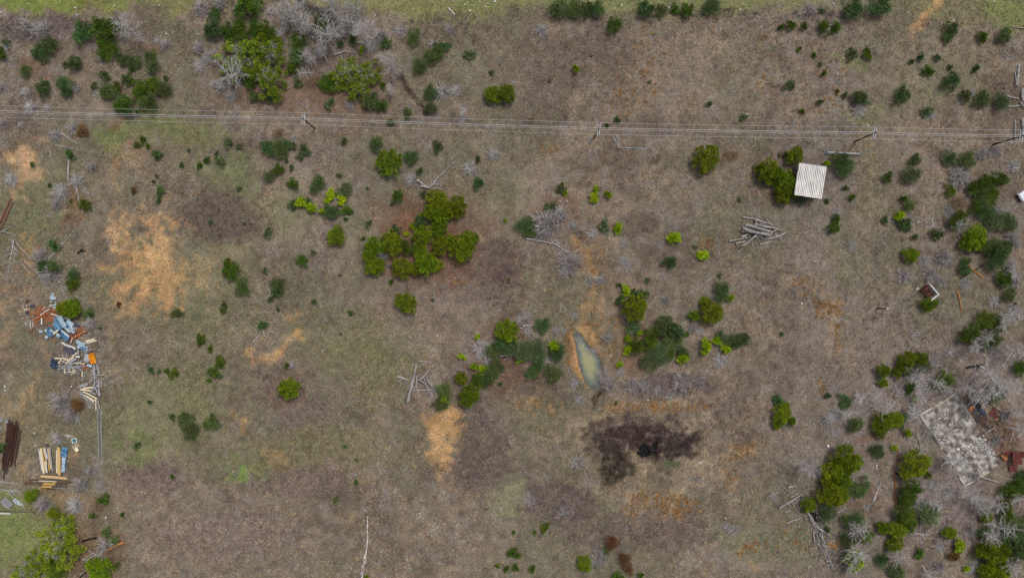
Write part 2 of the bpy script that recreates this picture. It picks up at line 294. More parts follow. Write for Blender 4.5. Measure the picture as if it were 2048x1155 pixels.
idx = np.arange(ny * nx).reshape(ny, nx)
F = np.stack([idx[:-1, :-1], idx[:-1, 1:], idx[1:, 1:], idx[1:, :-1]], -1).reshape(-1, 4)

gm, nt, b = nmat('weedy_ground', 0.95, 0.05); N, L = nt.nodes, nt.links
at = N.new('ShaderNodeAttribute'); at.attribute_name = 'col'
tc = N.new('ShaderNodeTexCoord')
na = N.new('ShaderNodeTexNoise'); na.inputs['Scale'].default_value = 2.6; na.inputs['Detail'].default_value = 6; na.inputs['Roughness'].default_value = 0.7
nb = N.new('ShaderNodeTexNoise'); nb.inputs['Scale'].default_value = 0.9; nb.inputs['Detail'].default_value = 4
L.new(tc.outputs['Object'], na.inputs['Vector']); L.new(tc.outputs['Object'], nb.inputs['Vector'])
r1 = N.new('ShaderNodeMapRange'); r1.inputs['From Min'].default_value = 0.3; r1.inputs['From Max'].default_value = 0.7; r1.inputs['To Min'].default_value = 0.5; r1.inputs['To Max'].default_value = 1.5
L.new(na.outputs['Fac'], r1.inputs['Value'])
hs = N.new('ShaderNodeHueSaturation'); r2 = N.new('ShaderNodeMapRange'); r2.inputs['From Min'].default_value = 0.3; r2.inputs['From Max'].default_value = 0.7; r2.inputs['To Min'].default_value = 0.487; r2.inputs['To Max'].default_value = 0.513
L.new(nb.outputs['Fac'], r2.inputs['Value']); L.new(r2.outputs[0], hs.inputs['Hue']); L.new(r1.outputs[0], hs.inputs['Value']); L.new(at.outputs['Color'], hs.inputs['Color'])
L.new(hs.outputs[0], b.inputs['Base Color'])
bp = N.new('ShaderNodeBump'); bp.inputs['Strength'].default_value = 0.7; bp.inputs['Distance'].default_value = 0.12
L.new(na.outputs['Fac'], bp.inputs['Height']); L.new(bp.outputs[0], b.inputs['Normal'])
# ground colour set darker between the straw, bare clay keeps its own colour
gap_tone = 0.80 + 0.20 * np.clip(soil * 1.3, 0, 1) + 0.12 * lawn * (1 - soil)
gme = mesh_np('ground', V, F, col=(col * gap_tone[..., None]).reshape(-1, 3), smooth=True)
ground = obj('ground', gme, gm); ground['kind'] = 'structure'

o0 = len(outer)
Zd = GZ[o0:-o0, o0:-o0]; Cd = col[o0:-o0, o0:-o0]; SO = soil[o0:-o0, o0:-o0]; LA = lawn[o0:-o0, o0:-o0]
def samp(A, x, y):
    i = np.clip(((np.asarray(x) + 114) / STEP).round().astype(int), 0, A.shape[1] - 1)
    j = np.clip(((np.asarray(y) + 68) / STEP).round().astype(int), 0, A.shape[0] - 1)
    return A[j, i]
def gz(x, y): return float(samp(Zd, x, y))

# pond water
wx = np.array([W(*p) for p in POND]); cx, cy = wx.mean(0)
wv = [(cx, cy, -0.32)] + [(cx + (x - cx) * k, cy + (y - cy) * k, -0.32) for k in (0.45, 0.8, 1.12) for x, y in wx]
n = len(wx); wf = [(0, 1 + i, 1 + (i + 1) % n, 0) for i in range(n)]
wme = bpy.data.meshes.new('pond_water')
wme.from_pydata(wv, [], [(0, 1 + i, 1 + (i + 1) % n) for i in range(n)] + [(1 + r * n + i, 1 + (r + 1) * n + i, 1 + (r + 1) * n + (i + 1) % n, 1 + r * n + (i + 1) % n) for r in range(2) for i in range(n)])
a = wme.attributes.new('tint', 'FLOAT', 'POINT'); a.data.foreach_set('value', [0.0] + [0.1] * n + [0.6] * n + [1.0] * n)
wm, nt, b = nmat('murky_water', 0.12, 0.5); N, L = nt.nodes, nt.links
at = N.new('ShaderNodeAttribute'); at.attribute_name = 'tint'; tcn = N.new('ShaderNodeTexCoord'); nz = N.new('ShaderNodeTexNoise'); nz.inputs['Scale'].default_value = 0.9; nz.inputs['Detail'].default_value = 5
ad = N.new('ShaderNodeMath'); ad.operation = 'ADD'; mu = N.new('ShaderNodeMath'); mu.operation = 'MULTIPLY_ADD'; mu.inputs[1].default_value = 0.8; mu.inputs[2].default_value = -0.4
L.new(tcn.outputs['Object'], nz.inputs['Vector']); L.new(nz.outputs['Fac'], mu.inputs[0]); L.new(at.outputs['Fac'], ad.inputs[0]); L.new(mu.outputs[0], ad.inputs[1])
rp = N.new('ShaderNodeValToRGB'); e = rp.color_ramp.elements; e[0].color = (*lin(150, 146, 108), 1); e[1].color = (*lin(76, 80, 82), 1); x = e.new(0.55); x.color = (*lin(112, 118, 106), 1)
L.new(ad.outputs[0], rp.inputs[0]); L.new(rp.outputs[0], b.inputs['Base Color'])
pond = obj('pond_water', wme, wm); pond['kind'] = 'structure'

# ------------------------------------------------------------------ dry grass and twigs (uncountable cover)
def tufts(name, label, n, pos, height, cols, blades=8, wid=0.05, lean=(0.5, 1.3)):
    """n clumps of single-triangle blades; height per clump; cols per clump"""
    m = len(pos)
    ph = rng.random((m, blades)) * 2 * np.pi; ln = lean[0] + rng.random((m, blades)) * (lean[1] - lean[0])
    hl = height[:, None] * (0.6 + 0.6 * rng.random((m, blades)))
    bx = pos[:, 0, None] + np.cos(ph) * 0.03 * 1; by = pos[:, 1, None] + np.sin(ph) * 0.03
    bx = bx + (rng.random((m, blades)) - .5) * height[:, None] * 0.5; by = by + (rng.random((m, blades)) - .5) * height[:, None] * 0.5
    bz = np.repeat(pos[:, 2, None], blades, 1) - 0.02
    dx = np.cos(ph) * np.sin(ln) * hl; dy = np.sin(ph) * np.sin(ln) * hl; dz = np.cos(ln) * hl
    wxx = -np.sin(ph) * wid * (0.6 + .8 * rng.random((m, blades))); wyy = np.cos(ph) * wid
    P = np.stack([np.stack([bx - wxx, by - wyy, bz], -1), np.stack([bx + wxx, by + wyy, bz], -1), np.stack([bx + dx, by + dy, bz + dz], -1)], 2)
    Vv = P.reshape(-1, 3); Ff = np.arange(len(Vv)).reshape(-1, 3)
    jit = 0.7 + 0.75 * rng.random((m, blades, 1, 1))
    cc = np.broadcast_to(cols[:, None, None, :] * jit, (m, blades, 3, 3)).reshape(-1, 3)
    me = mesh_np(name, Vv, Ff, col=cc)
    o = obj(name, me, grassm); o['kind'] = 'stuff'; tag(o, label, 'grass'); return o
grassm, nt, b = nmat('dry_grass', 0.9, 0.05)
at = nt.nodes.new('ShaderNodeAttribute'); at.attribute_name = 'col'; nt.links.new(at.outputs['Color'], b.inputs['Base Color'])

NT = 125000
tx = (rng.random(NT) - .5) * 214; ty = (rng.random(NT) - .5) * 124
tpx = tx / S + 1024; tpy = 577.5 - ty / S
keep = ~inpoly(tpx, tpy, POND) & (~inpoly(tpx, tpy, SLAB) | (rng.random(NT) < .5)) & (rng.random(NT) > samp(SO, tx, ty) * 0.85)
tx, ty = tx[keep], ty[keep]; tpx, tpy = tpx[keep], tpy[keep]
hgt = 0.10 + 0.34 * fbm(tx, ty, 7, 81, 3) + 0.14 * rng.random(len(tx)) - 0.18 * samp(LA, tx, ty)
hgt = np.maximum(hgt, 0.08)
HUE = np.array([(1, 1, 1), (1.1, 1, .88), (.95, 1, 1.08), (1.02, .94, 1.02), (.94, 1.04, .84), (1.22, 1.02, .8), (1.05, 1.03, 1.0), (.9, .95, 1.02)])
cc = samp(Cd, tx, ty) * (0.64 + 0.82 * rng.random((len(tx), 1))) * HUE[(fbm(tx, ty, 1.4, 83, 2) * 7.99 * .6 + rng.random(len(tx)) * 3.1).astype(int) % 8] * 1.16
pick = rng.random(len(tx)); stale = lin(150, 134, 116, 1.2); rus = lin(140, 104, 78, 1.2)
lw = samp(LA, tx, ty)
cc = np.where(((pick < .16) & (lw < .4))[:, None], cc * .5 + stale * .5, cc); cc = np.where(((pick > .9) & (lw < .4))[:, None], cc * .5 + rus * .5, cc)
tufts('dry_grass', 'matted dry brown grass and weeds covering the whole clearing', 0, np.stack([tx, ty, samp(Zd, tx, ty)], -1), hgt, cc, 7, 0.045)
# taller orange broom grass in separate stands
bp_ = []
for (bx0, by0, rx, ry, k, ang) in [(1310, 812, 90, 9, 170, 0), (1340, 1003, 50, 15, 150, 10), (1348, 1026, 24, 12, 50, 0), (1275, 1008, 20, 22, 50, 0), (1652, 616, 26, 16, 90, 0), (1612, 572, 34, 16, 40, 0), (1678, 655, 14, 60, 36, 0), (1490, 898, 40, 12, 60, -20), (1462, 955, 12, 18, 26, 0), (1413, 488, 12, 14, 34, 0), (1464, 310, 13, 9, 34, 0), (1080, 812, 40, 16, 36, 0),
        (1640, 775, 8, 16, 20, 0), (1138, 690, 6, 40, 60, 0), (1215, 690, 30, 60, 40, 0), (1290, 140, 34, 70, 60, 0), (1244, 195, 20, 34, 46, 0), (1660, 200, 60, 60, 50, 0), (1545, 130, 30, 50, 40, 0), (1600, 1080, 60, 30, 60, 0), (1500, 1095, 20, 10, 30, -30), (910, 565, 20, 8, 18, 0), (1100, 300, 16, 14, 18, 0), (1180, 640, 40, 60, 60, 0), (1190, 500, 30, 60, 40, 0)]:
    k = int(k * .7); a_ = rng.random(k) * 2 * np.pi; r_ = rng.random(k) ** .7 * 1.35; ex, ey = np.cos(a_) * r_ * rx, np.sin(a_) * r_ * ry; c_, s_ = math.cos(R(ang)), math.sin(R(ang))
    bp_.append(np.stack([bx0 + ex * c_ - ey * s_, by0 + ex * s_ + ey * c_], -1))
bp_ = np.concatenate(bp_); bx_, by_ = (bp_[:, 0] - 1024) * S, (577.5 - bp_[:, 1]) * S
cb_ = lin(158, 124, 84, 1.2) * (0.6 + 0.6 * rng.random((len(bx_), 1)))
tufts('broom_grass', 'taller orange broom grass growing in scattered stands', 0, np.stack([bx_, by_, samp(Zd, bx_, by_)], -1), 0.35 + 0.35 * rng.random(len(bx_)), cb_, 16, 0.05, (0.3, 1.1))
# mauve-grey leafless weeds in denser drifts
wp_ = []
for (bx0, by0, rx, ry, k) in [(300, 958, 60, 30, 260), (600, 962, 86, 28, 420), (440, 1065, 140, 55, 600), (440, 440, 80, 46, 300), (1115, 1010, 70, 36, 300), (1000, 545, 60, 60, 260), (80, 55, 110, 24, 320), (960, 890, 50, 80, 260), (1350, 768, 60, 20, 220), (1270, 1060, 130, 40, 400), (1285, 885, 90, 34, 420), (1225, 930, 26, 30, 120), (1430, 830, 80, 70, 200), (450, 15, 60, 18, 160), (1640, 30, 50, 14, 120), (900, 60, 90, 30, 200), (560, 790, 90, 60, 220), (1880, 560, 130, 160, 420), (1860, 1010, 110, 80, 420), (1850, 790, 60, 80, 240), (1450, 30, 60, 12, 100)]:
    a_ = rng.random(k) * 2 * np.pi; r_ = np.sqrt(rng.random(k)) * 1.15; wp_.append(np.stack([bx0 + np.cos(a_) * r_ * rx, by0 + np.sin(a_) * r_ * ry], -1))
wp_ = np.concatenate(wp_); wp_ = wp_[~inpoly(wp_[:, 0], wp_[:, 1], SLAB)]; bx_, by_ = (wp_[:, 0] - 1024) * S, (577.5 - wp_[:, 1]) * S
dk_ = sstep(.05, .11, samp(Cd, bx_, by_).mean(-1))[:, None]; cw_ = (samp(Cd, bx_, by_) * (1 - .45 * dk_) + lin(140, 124, 120) * 0.45 * dk_) * (0.6 + 0.8 * rng.random((len(bx_), 1)))
tufts('leafless_weeds', 'mauve-grey leafless weeds standing in dense drifts', 0, np.stack([bx_, by_, samp(Zd, bx_, by_)], -1), 0.35 + 0.4 * rng.random(len(bx_)), cw_, 18, 0.028, (0.3, 1.2))

# small green sprigs
gx_ = (rng.random(9000) - .5) * 210; gy_ = (rng.random(9000) - .5) * 120
k_ = (fbm(gx_, gy_, 6, 87, 3) + .35 * rng.random(9000) > .80) & ~inpoly(gx_ / S + 1024, 577.5 - gy_ / S, POND); gx_, gy_ = gx_[k_], gy_[k_]
cg_ = np.where(rng.random((len(gx_), 1)) < .5, lin(70, 96, 52)[None], lin(112, 118, 60)[None]) * (.6 + .8 * rng.random((len(gx_), 1)))
tufts('green_weeds', 'low green weed sprigs dotted through the dry grass', 0, np.stack([gx_, gy_, samp(Zd, gx_, gy_)], -1), .12 + .2 * rng.random(len(gx_)) ** 2, cg_, 9, .05, (.4, 1.3))

# bigger grass tussocks in drifts, grey, tan or olive
ux = (rng.random(26000) - .5) * 210; uy = (rng.random(26000) - .5) * 120
k_ = (fbm(ux, uy, 5, 88, 3) * .6 + fbm(ux, uy, 18, 89, 3) * .6 + .25 * rng.random(26000) > .86) & ~inpoly(ux / S + 1024, 577.5 - uy / S, POND) & ~inpoly(ux / S + 1024, 577.5 - uy / S, SLAB) & (samp(SO, ux, uy) < .4) & (samp(LA, ux, uy) < .5); ux, uy = ux[k_], uy[k_]
cu_ = samp(Cd, ux, uy) * (.8 + .7 * rng.random((len(ux), 1))) * HUE[rng.integers(0, 8, len(ux))]
tufts('grass_tussocks', 'larger dry grass tussocks growing in drifts', 0, np.stack([ux, uy, samp(Zd, ux, uy)], -1), .3 + .35 * rng.random(len(ux)), cu_, 14, .04, (.5, 1.4))
# pale stones in the bare clay
ux = (rng.random(60000) - .5) * 208; uy = (rng.random(60000) - .5) * 118
k_ = (samp(SO, ux, uy) > .3 + .6 * rng.random(60000)); ux, uy = ux[k_], uy[k_]; us = .04 + .10 * rng.random(len(ux)) ** 2; ua = rng.random(len(ux)) * 6.28; uz = samp(Zd, ux, uy)
vv = np.stack([np.stack([ux + np.cos(ua + q) * us, uy + np.sin(ua + q) * us, uz - .01], -1) for q in (0, 2.1, 4.2)] + [np.stack([ux, uy, uz + us * .8], -1)], 1).reshape(-1, 3)
bb = (np.arange(len(ux)) * 4)[:, None]; ff = np.concatenate([bb + np.array([[0, 1, 3]]), bb + np.array([[1, 2, 3]]), bb + np.array([[2, 0, 3]])], 0)
cs_ = np.where(rng.random((len(ux), 1)) < .55, lin(190, 170, 146)[None], lin(104, 84, 66)[None]) * (.7 + .5 * rng.random((len(ux), 1)))
st_ = obj('soil_stones', mesh_np('soil_stones', vv, ff, col=np.repeat(cs_, 4, 0)), grassm); st_['kind'] = 'stuff'; tag(st_, 'small pale stones and clods strewn over the bare clay', 'stones')

def tubes(segs, sides=3):
    s = np.asarray(segs, dtype=np.float64); p0, p1, r0, r1 = s[:, 0:3], s[:, 3:6], s[:, 6], s[:, 7]
    d = p1 - p0; d /= np.linalg.norm(d, axis=1, keepdims=True) + 1e-9
    up = np.where(np.abs(d[:, 2:3]) > 0.9, np.array([[1., 0, 0]]), np.array([[0, 0, 1.]]))
    u = np.cross(d, up); u /= np.linalg.norm(u, axis=1, keepdims=True) + 1e-9; v = np.cross(d, u)
    Vs = []
    for (p, r) in ((p0, r0), (p1, r1)):
        for k in range(sides):
            a = 2 * np.pi * k / sides
            Vs.append(p + (u * math.cos(a) + v * math.sin(a)) * r[:, None])
    Vv = np.stack(Vs, 1); n = len(s); base = (np.arange(n) * 2 * sides)[:, None]
    F = np.concatenate([base + np.array([[k, (k + 1) % sides, sides + (k + 1) % sides, sides + k]]) for k in range(sides)], 0)
    return Vv.reshape(-1, 3), F

# twigs strewn over the ground
nt_ = 2600; qx = (rng.random(nt_) - .5) * 208; qy = (rng.random(nt_) - .5) * 118
w_ = fbm(qx, qy, 16, 95, 3); k_ = (w_ + rng.random(nt_) * .5 > .62) & ~inpoly(qx / S + 1024, 577.5 - qy / S, POND); qx, qy = qx[k_], qy[k_]
an = rng.random(len(qx)) * np.pi; ll = 0.25 + rng.random(len(qx)) ** 2 * 1.1; qz = samp(Zd, qx, qy) + 0.09
tv, tf = tubes(np.stack([qx, qy, qz, qx + np.cos(an) * ll, qy + np.sin(an) * ll, qz + 0.08 * rng.random(len(qx)), 0.018 + .014 * rng.random(len(qx)), np.full(len(qx), .012)], -1))
woodm = surf('grey_dead_wood', lin(118, 110, 108), lin(168, 160, 156), 3, 0.85, 0.1, (1, 1, 1), detail=6, objrand=0.12)
tw = obj('fallen_twigs', mesh_np('fallen_twigs', tv, tf), woodm); tw['kind'] = 'stuff'; tag(tw, 'pale dead twigs strewn over the weedy ground', 'twigs')

# ------------------------------------------------------------------ plants
def crown(name, seed, nleaf, leaf, hr=0.9, nl=26, lr=(0.2, 0.3), aspect=0.42, gap=0.0, fuzzy=0.0, top=0.55, low=-0.35, out=0.74, wb=1.0):
    r = np.random.default_rng(seed)
    # lobes spread over a domed crown of radius 1
    rr = np.sqrt((np.arange(nl) + 0.5) / nl) * out; th = np.arange(nl) * 2.39996 + r.random(nl) * 0.9
    wob = 1 + wb * (0.22 * np.sin(th * 2 + r.random() * 6) + 0.16 * np.sin(th * 3 + r.random() * 6) + 0.10 * np.sin(th * 5 + r.random() * 6))
    lx, ly = rr * wob * np.cos(th), rr * wob * np.sin(th)
    lz = hr * (0.30 + top * np.sqrt(np.clip(1 - (rr / 0.86) ** 2, 0.02, 1))) + (r.random(nl) - .5) * 0.34 * hr
    lrad = lr[0] + r.random(nl) * (lr[1] - lr[0]); ltint = r.random(nl)
    keepl = r.random(nl) > gap; keepl[:2] = True
    lx, ly, lz, lrad, ltint = lx[keepl], ly[keepl], lz[keepl], lrad[keepl], ltint[keepl]
    p = lrad ** 2; p /= p.sum(); w = r.choice(len(lx), nleaf, p=p)
    d = r.normal(size=(nleaf, 3)); d /= np.linalg.norm(d, axis=1, keepdims=True)
    d[:, 2] = np.where(d[:, 2] < low, -d[:, 2], d[:, 2])
    rad = lrad[w] * (0.82 + 0.3 * r.random(nleaf) + fuzzy * np.abs(r.normal(size=nleaf)) * 0.5)
    c = np.stack([lx[w], ly[w], lz[w]], -1) + d * rad[:, None] * np.array([1, 1, 0.85])
    c[:, 2] = np.maximum(c[:, 2], 0.04)
    ax = d * 0.9 + r.normal(size=(nleaf, 3)) * 0.45 + np.array([0, 0, .25]) + c * np.array([.35, .35, 0]); ax /= np.linalg.norm(ax, axis=1, keepdims=True)
    sd = np.cross(ax, r.normal(size=(nleaf, 3))); sd /= np.linalg.norm(sd, axis=1, keepdims=True) + 1e-9
    ln = leaf * (0.6 + 0.8 * r.random(nleaf)); wd = ln * aspect
    a0 = c - ax * ln[:, None] * .5; a1 = c + ax * ln[:, None] * .6; s0 = c + sd * wd[:, None] * .5; s1 = c - sd * wd[:, None] * .5
    Vv = np.stack([a0, s0, a1, s1], 1).reshape(-1, 3); Ff = np.arange(len(Vv)).reshape(-1, 4)
    t = np.clip(0.35 * ltint[w] + 0.75 * r.random(nleaf) ** 1.4 + 0.1 * r.normal(size=nleaf), 0, 1)
    return mesh_np(name, Vv, Ff, attr=np.repeat(t, 4))

def stems(name, seed, hr, nb=6):
    r = random.Random(seed); sg = [(0, 0, -0.1, 0, 0, hr * .45, .07, .05), (0, 0, hr * .45, .03, .02, hr * .8, .05, .02)]
    for i in range(nb):
        a = r.random() * 6.28; k = .35 + .35 * r.random(); z0 = hr * (.1 + .35 * r.random())
        sg.append((0, 0, z0, math.cos(a) * k, math.sin(a) * k, z0 + hr * .3, .035, .012))
    v, f = tubes(sg, 6); return mesh_np(name, v, f)

barkm = surf('brown_bark', lin(70, 60, 54), lin(110, 98, 90), 8, 0.9, 0.1, (1, 1, .3))
M_J = leafmat('juniper_leaves', lin(30, 42, 6, 1.0), lin(132, 152, 18, 1.25), 0.02, 0.2)
M_K = leafmat('cedar_leaves', lin(18, 38, 8, 1.0), lin(106, 132, 36, 1.15), 0.02, 0.15)
M_D = leafmat('dark_shrub_leaves', lin(20, 36, 18, 1.05), lin(108, 132, 72, 1.2), 0.035, 0.2)
M_B = leafmat('blue_green_leaves', lin(36, 54, 32, 1.0), lin(126, 142, 94, 1.15), 0.02, 0.15)
M_Y = leafmat('lime_leaves', lin(74, 104, 4, 1.1), lin(168, 188, 14, 1.25), 0.01, 0.12)
M_O = leafmat('oak_leaves', lin(56, 76, 14, 1.2), lin(146, 162, 40, 1.35), 0.015, 0.12)
M_R = leafmat('rust_leaves', lin(74, 54, 38, 1.1), lin(136, 98, 62, 1.1), 0.015, 0.15)
PJ = [crown('juniper_crown', 100 + i, 9500, 0.08, 1.15, 74, (.08, .18), .42, 0.12, 0.35, out=.84, wb=.38) for i in range(5)]
PJs = [crown('small_juniper_crown', 120 + i, 2600, 0.15, 1.1, 26, (.14, .27), .5, 0.1, 0.15) for i in range(4)]
PK = [crown('cedar_crown', 140 + i, 5200, 0.10, 0.95, 46, (.10, .21), .36, 0.18, 0.8, out=.84) for i in range(4)]
PS = [crown('shrub_crown', 160 + i, 3300, 0.13, 0.85, 32, (.11, .25), .32, 0.18, 1.1, out=.82) for i in range(5)]
PSs = [crown('small_shrub_crown', 180 + i, 900, 0.23, 0.85, 14, (.16, .34), .45, 0.1, 0.6) for i in range(5)]
PF = [crown('feathery_crown', 200 + i, 3600, 0.15, 0.8, 28, (.14, .27), .22, 0.18, 1.3) for i in range(4)]
PO = [crown('oak_crown', 220 + i, 9000, 0.055, 0.75, 90, (.05, .13), .6, 0.3, 0.7, out=1.0) for i in range(4)]
PY = [crown('pine_crown', 240 + i, 900, 0.34, 1.0, 9, (.24, .4), .3, 0.12, 0.3) for i in range(4)]
STEM = [stems('stems', 260 + i, 0.8) for i in range(3)]

def bare_tree(seed, hr=2.0, nlimb=9, lv=3, wig=.35, tr=.06):
    r = random.Random(seed); trunk, seg = [], []
    def grow(p, d, ln, rad, lev):
        k = 3 if lev > 0 else 2
        for i in range(k):
            d = (d + Vector((r.gauss(0, wig), r.gauss(0, wig), r.gauss(0, wig * .6) + .05)) * .55).normalized()
            q = p + d * (ln / k); seg.append((*p, *q, rad, rad * .8)); p = q; rad *= .8
            if lev > 0:
                for _ in range(1 if r.random() < .3 else 2):
                    ax = Vector((r.gauss(0, 1), r.gauss(0, 1), r.gauss(0, .6)))
                    grow(p, (d * .85 + ax.normalized() * .7).normalized(), ln * (.55 + .3 * r.random()), rad * .68, lev - 1)
    z = -.1; p = Vector((0, 0, -.1)); n = 6
    for i in range(n):
        q = Vector((r.gauss(0, .03), r.gauss(0, .03), hr * .8 * (i + 1) / n)); ra = tr * (1 - .75 * i / n); trunk.append((*p, *q, ra, tr * (1 - .75 * (i + 1) / n))); p = q
    for i in range(nlimb):
        z = hr * (.22 + .56 * (i + r.random()) / nlimb); a = i * 2.4 + r.random()
        e = .25 + .5 * r.random(); d = Vector((math.cos(a) * math.cos(e), math.sin(a) * math.cos(e), math.sin(e)))
        grow(Vector((0, 0, z)), d, .75 * (1.1 - .5 * z / hr), tr * .45, lv - 1)
    mx = max(math.hypot(s[3], s[4]) for s in seg)
    sc = 1.3 / mx
    seg = [(s[0] * sc, s[1] * sc, s[2], s[3] * sc, s[4] * sc, s[5], max(s[6] * 1.1, .010), max(s[7] * 1.1, .008)) for s in seg]
    v, f = tubes(trunk, 7); v2, f2 = tubes(seg, 3)
    return mesh_np('bare_trunk', v, f), mesh_np('bare_branches', v2, f2)

def burst(seed, n=110, rad=.019, flat=.5, fork=2, sway=0.0, up=(.05, 1.3)):
    r = random.Random(seed); seg = []
    for i in range(n):
        a = r.random() * 6.2832; e = up[0] + (up[1] - up[0]) * r.random(); ln = .45 + .6 * r.random()
        d = Vector((math.cos(a) * math.cos(e) + sway, math.sin(a) * math.cos(e), math.sin(e) * flat * 1.6)); p = Vector((r.gauss(0, .05), r.gauss(0, .05), 0))
        m = p + d * ln * .5; q = m + (d + Vector((r.gauss(0, .2), r.gauss(0, .2), .1))) * ln * .5
        seg += [(*p, *m, rad, rad * .8), (*m, *q, rad * .8, rad * .45)]
        for k in range(fork):
            s_ = p.lerp(m, .5 + .5 * r.random()) if k % 2 else m.lerp(q, r.random() * .6)
            w = s_ + (d + Vector((r.gauss(0, .45), r.gauss(0, .45), r.gauss(0, .25)))) * ln * .35; seg.append((*s_, *w, rad * .6, rad * .35))
    v, f = tubes(seg, 3); return mesh_np('bare_stems', v, f)
def feather_tree(seed, hr=2.3, nb=34):
    """a bare leader with many thin ascending side branches"""
    r = random.Random(seed); tr, sg = [], []; lean = Vector((r.gauss(0, .16), r.gauss(0, .16), 1)).normalized(); p = Vector((0, 0, -.1)); ax = [p.copy()]; n = 9
    for i in range(n):
        lean = (lean + Vector((r.gauss(0, .09), r.gauss(0, .09), 0))).normalized(); q = p + lean * hr / n; ra, rb = .045 * (1 - i / n) + .008, .045 * (1 - (i + 1) / n) + .008; tr.append((*p, *q, ra, rb)); p = q; ax.append(p.copy())
    for i in range(nb):
        t = .28 + .7 * (i + r.random()) / nb; k = min(int(t * n), n - 1); b = ax[k].lerp(ax[k + 1], t * n - k); a = i * 2.4 + r.gauss(0, .4); e = .15 + .55 * r.random()
        d = Vector((math.cos(a) * math.cos(e), math.sin(a) * math.cos(e), math.sin(e))); ln = (1.15 - .75 * t) * (.7 + .5 * r.random()); m = b + d * ln * .5; q = m + (d + Vector((r.gauss(0, .22), r.gauss(0, .22), .12))).normalized() * ln * .55
        sg += [(*b, *m, .014, .011), (*m, *q, .011, .0065)]
        for _ in range(7):
            s_ = b.lerp(m, .3 + .7 * r.random()) if r.random() < .4 else m.lerp(q, r.random()); w = s_ + (d * .9 + Vector((r.gauss(0, .6), r.gauss(0, .6), r.gauss(0, .35)))).normalized() * ln * (.2 + .22 * r.random()); sg.append((*s_, *w, .008, .005))
    v, f = tubes(tr, 7); v2, f2 = tubes(sg, 3); return mesh_np('bare_trunk', v, f, smooth=True), mesh_np('bare_branches', v2, f2)
BT = [feather_tree(300 + i) for i in range(6)]
BTd = [bare_tree(320 + i, 1.6, 12, 3, .5) for i in range(3)]
SB = [burst(340 + i) for i in range(4)]
MB_ = [burst(360 + i, 130, .022, .55, 3, 0, (.2, 1.4)) for i in range(4)]
FAN = [burst(380 + i, 60, .012, .5, 2, .75, (.05, .9)) for i in range(2)]
greym = surf('pale_grey_branches', lin(152, 147, 146), lin(204, 200, 198), 4, .9, .1, objrand=.12)
brownm = surf('brown_grey_stems', lin(142, 135, 133), lin(190, 183, 180), 4, .9, .1, objrand=.15)
tanm = surf('tan_stems', lin(136, 116, 96), lin(172, 150, 126), 4, .9, .1, objrand=.12)

KIND = {  # name, category, look, big meshes, small meshes, material, height ratio
    'J': ('juniper_tree', 'tree', 'yellow-green juniper', PJ, PJs, M_J, 1.15), 'K': ('cedar_shrub', 'shrub', 'mid-green cedar bush', PK, PSs, M_K, .95),
    'D': ('evergreen_shrub', 'shrub', 'dark green leafy shrub', PS + PF[:2] + PK[:2], PSs, M_D, .85), 'B': ('feathery_shrub', 'shrub', 'blue-green feathery shrub', PF, PSs, M_B, .8),
    'Y': ('young_pine', 'tree', 'lime green young pine', PY, PY, M_Y, 1.0), 'O': ('oak_tree', 'tree', 'olive green oak', PO, PO, M_O, .75),
    'R': ('dead_shrub', 'shrub', 'rust-brown dead shrub', PF, PSs, M_R, .8)}
BARE = {'G': ('bare_tree', 'tree', 'leafless pale grey tree'), 'H': ('bare_tree', 'tree', 'dense leafless grey tree'), 'S': ('bare_bush', 'bush', 'leafless pale bush'),
    'M': ('bare_bush', 'bush', 'leafless brown-grey bush'), 'T': ('bare_bush', 'bush', 'leafless tan bush')}
def size_word(r): return 'tiny' if r <= 5 else 'small' if r <= 9 else 'middling' if r <= 14 else 'large' if r <= 21 else 'very large'
pr = random.Random(99); cnt = {}
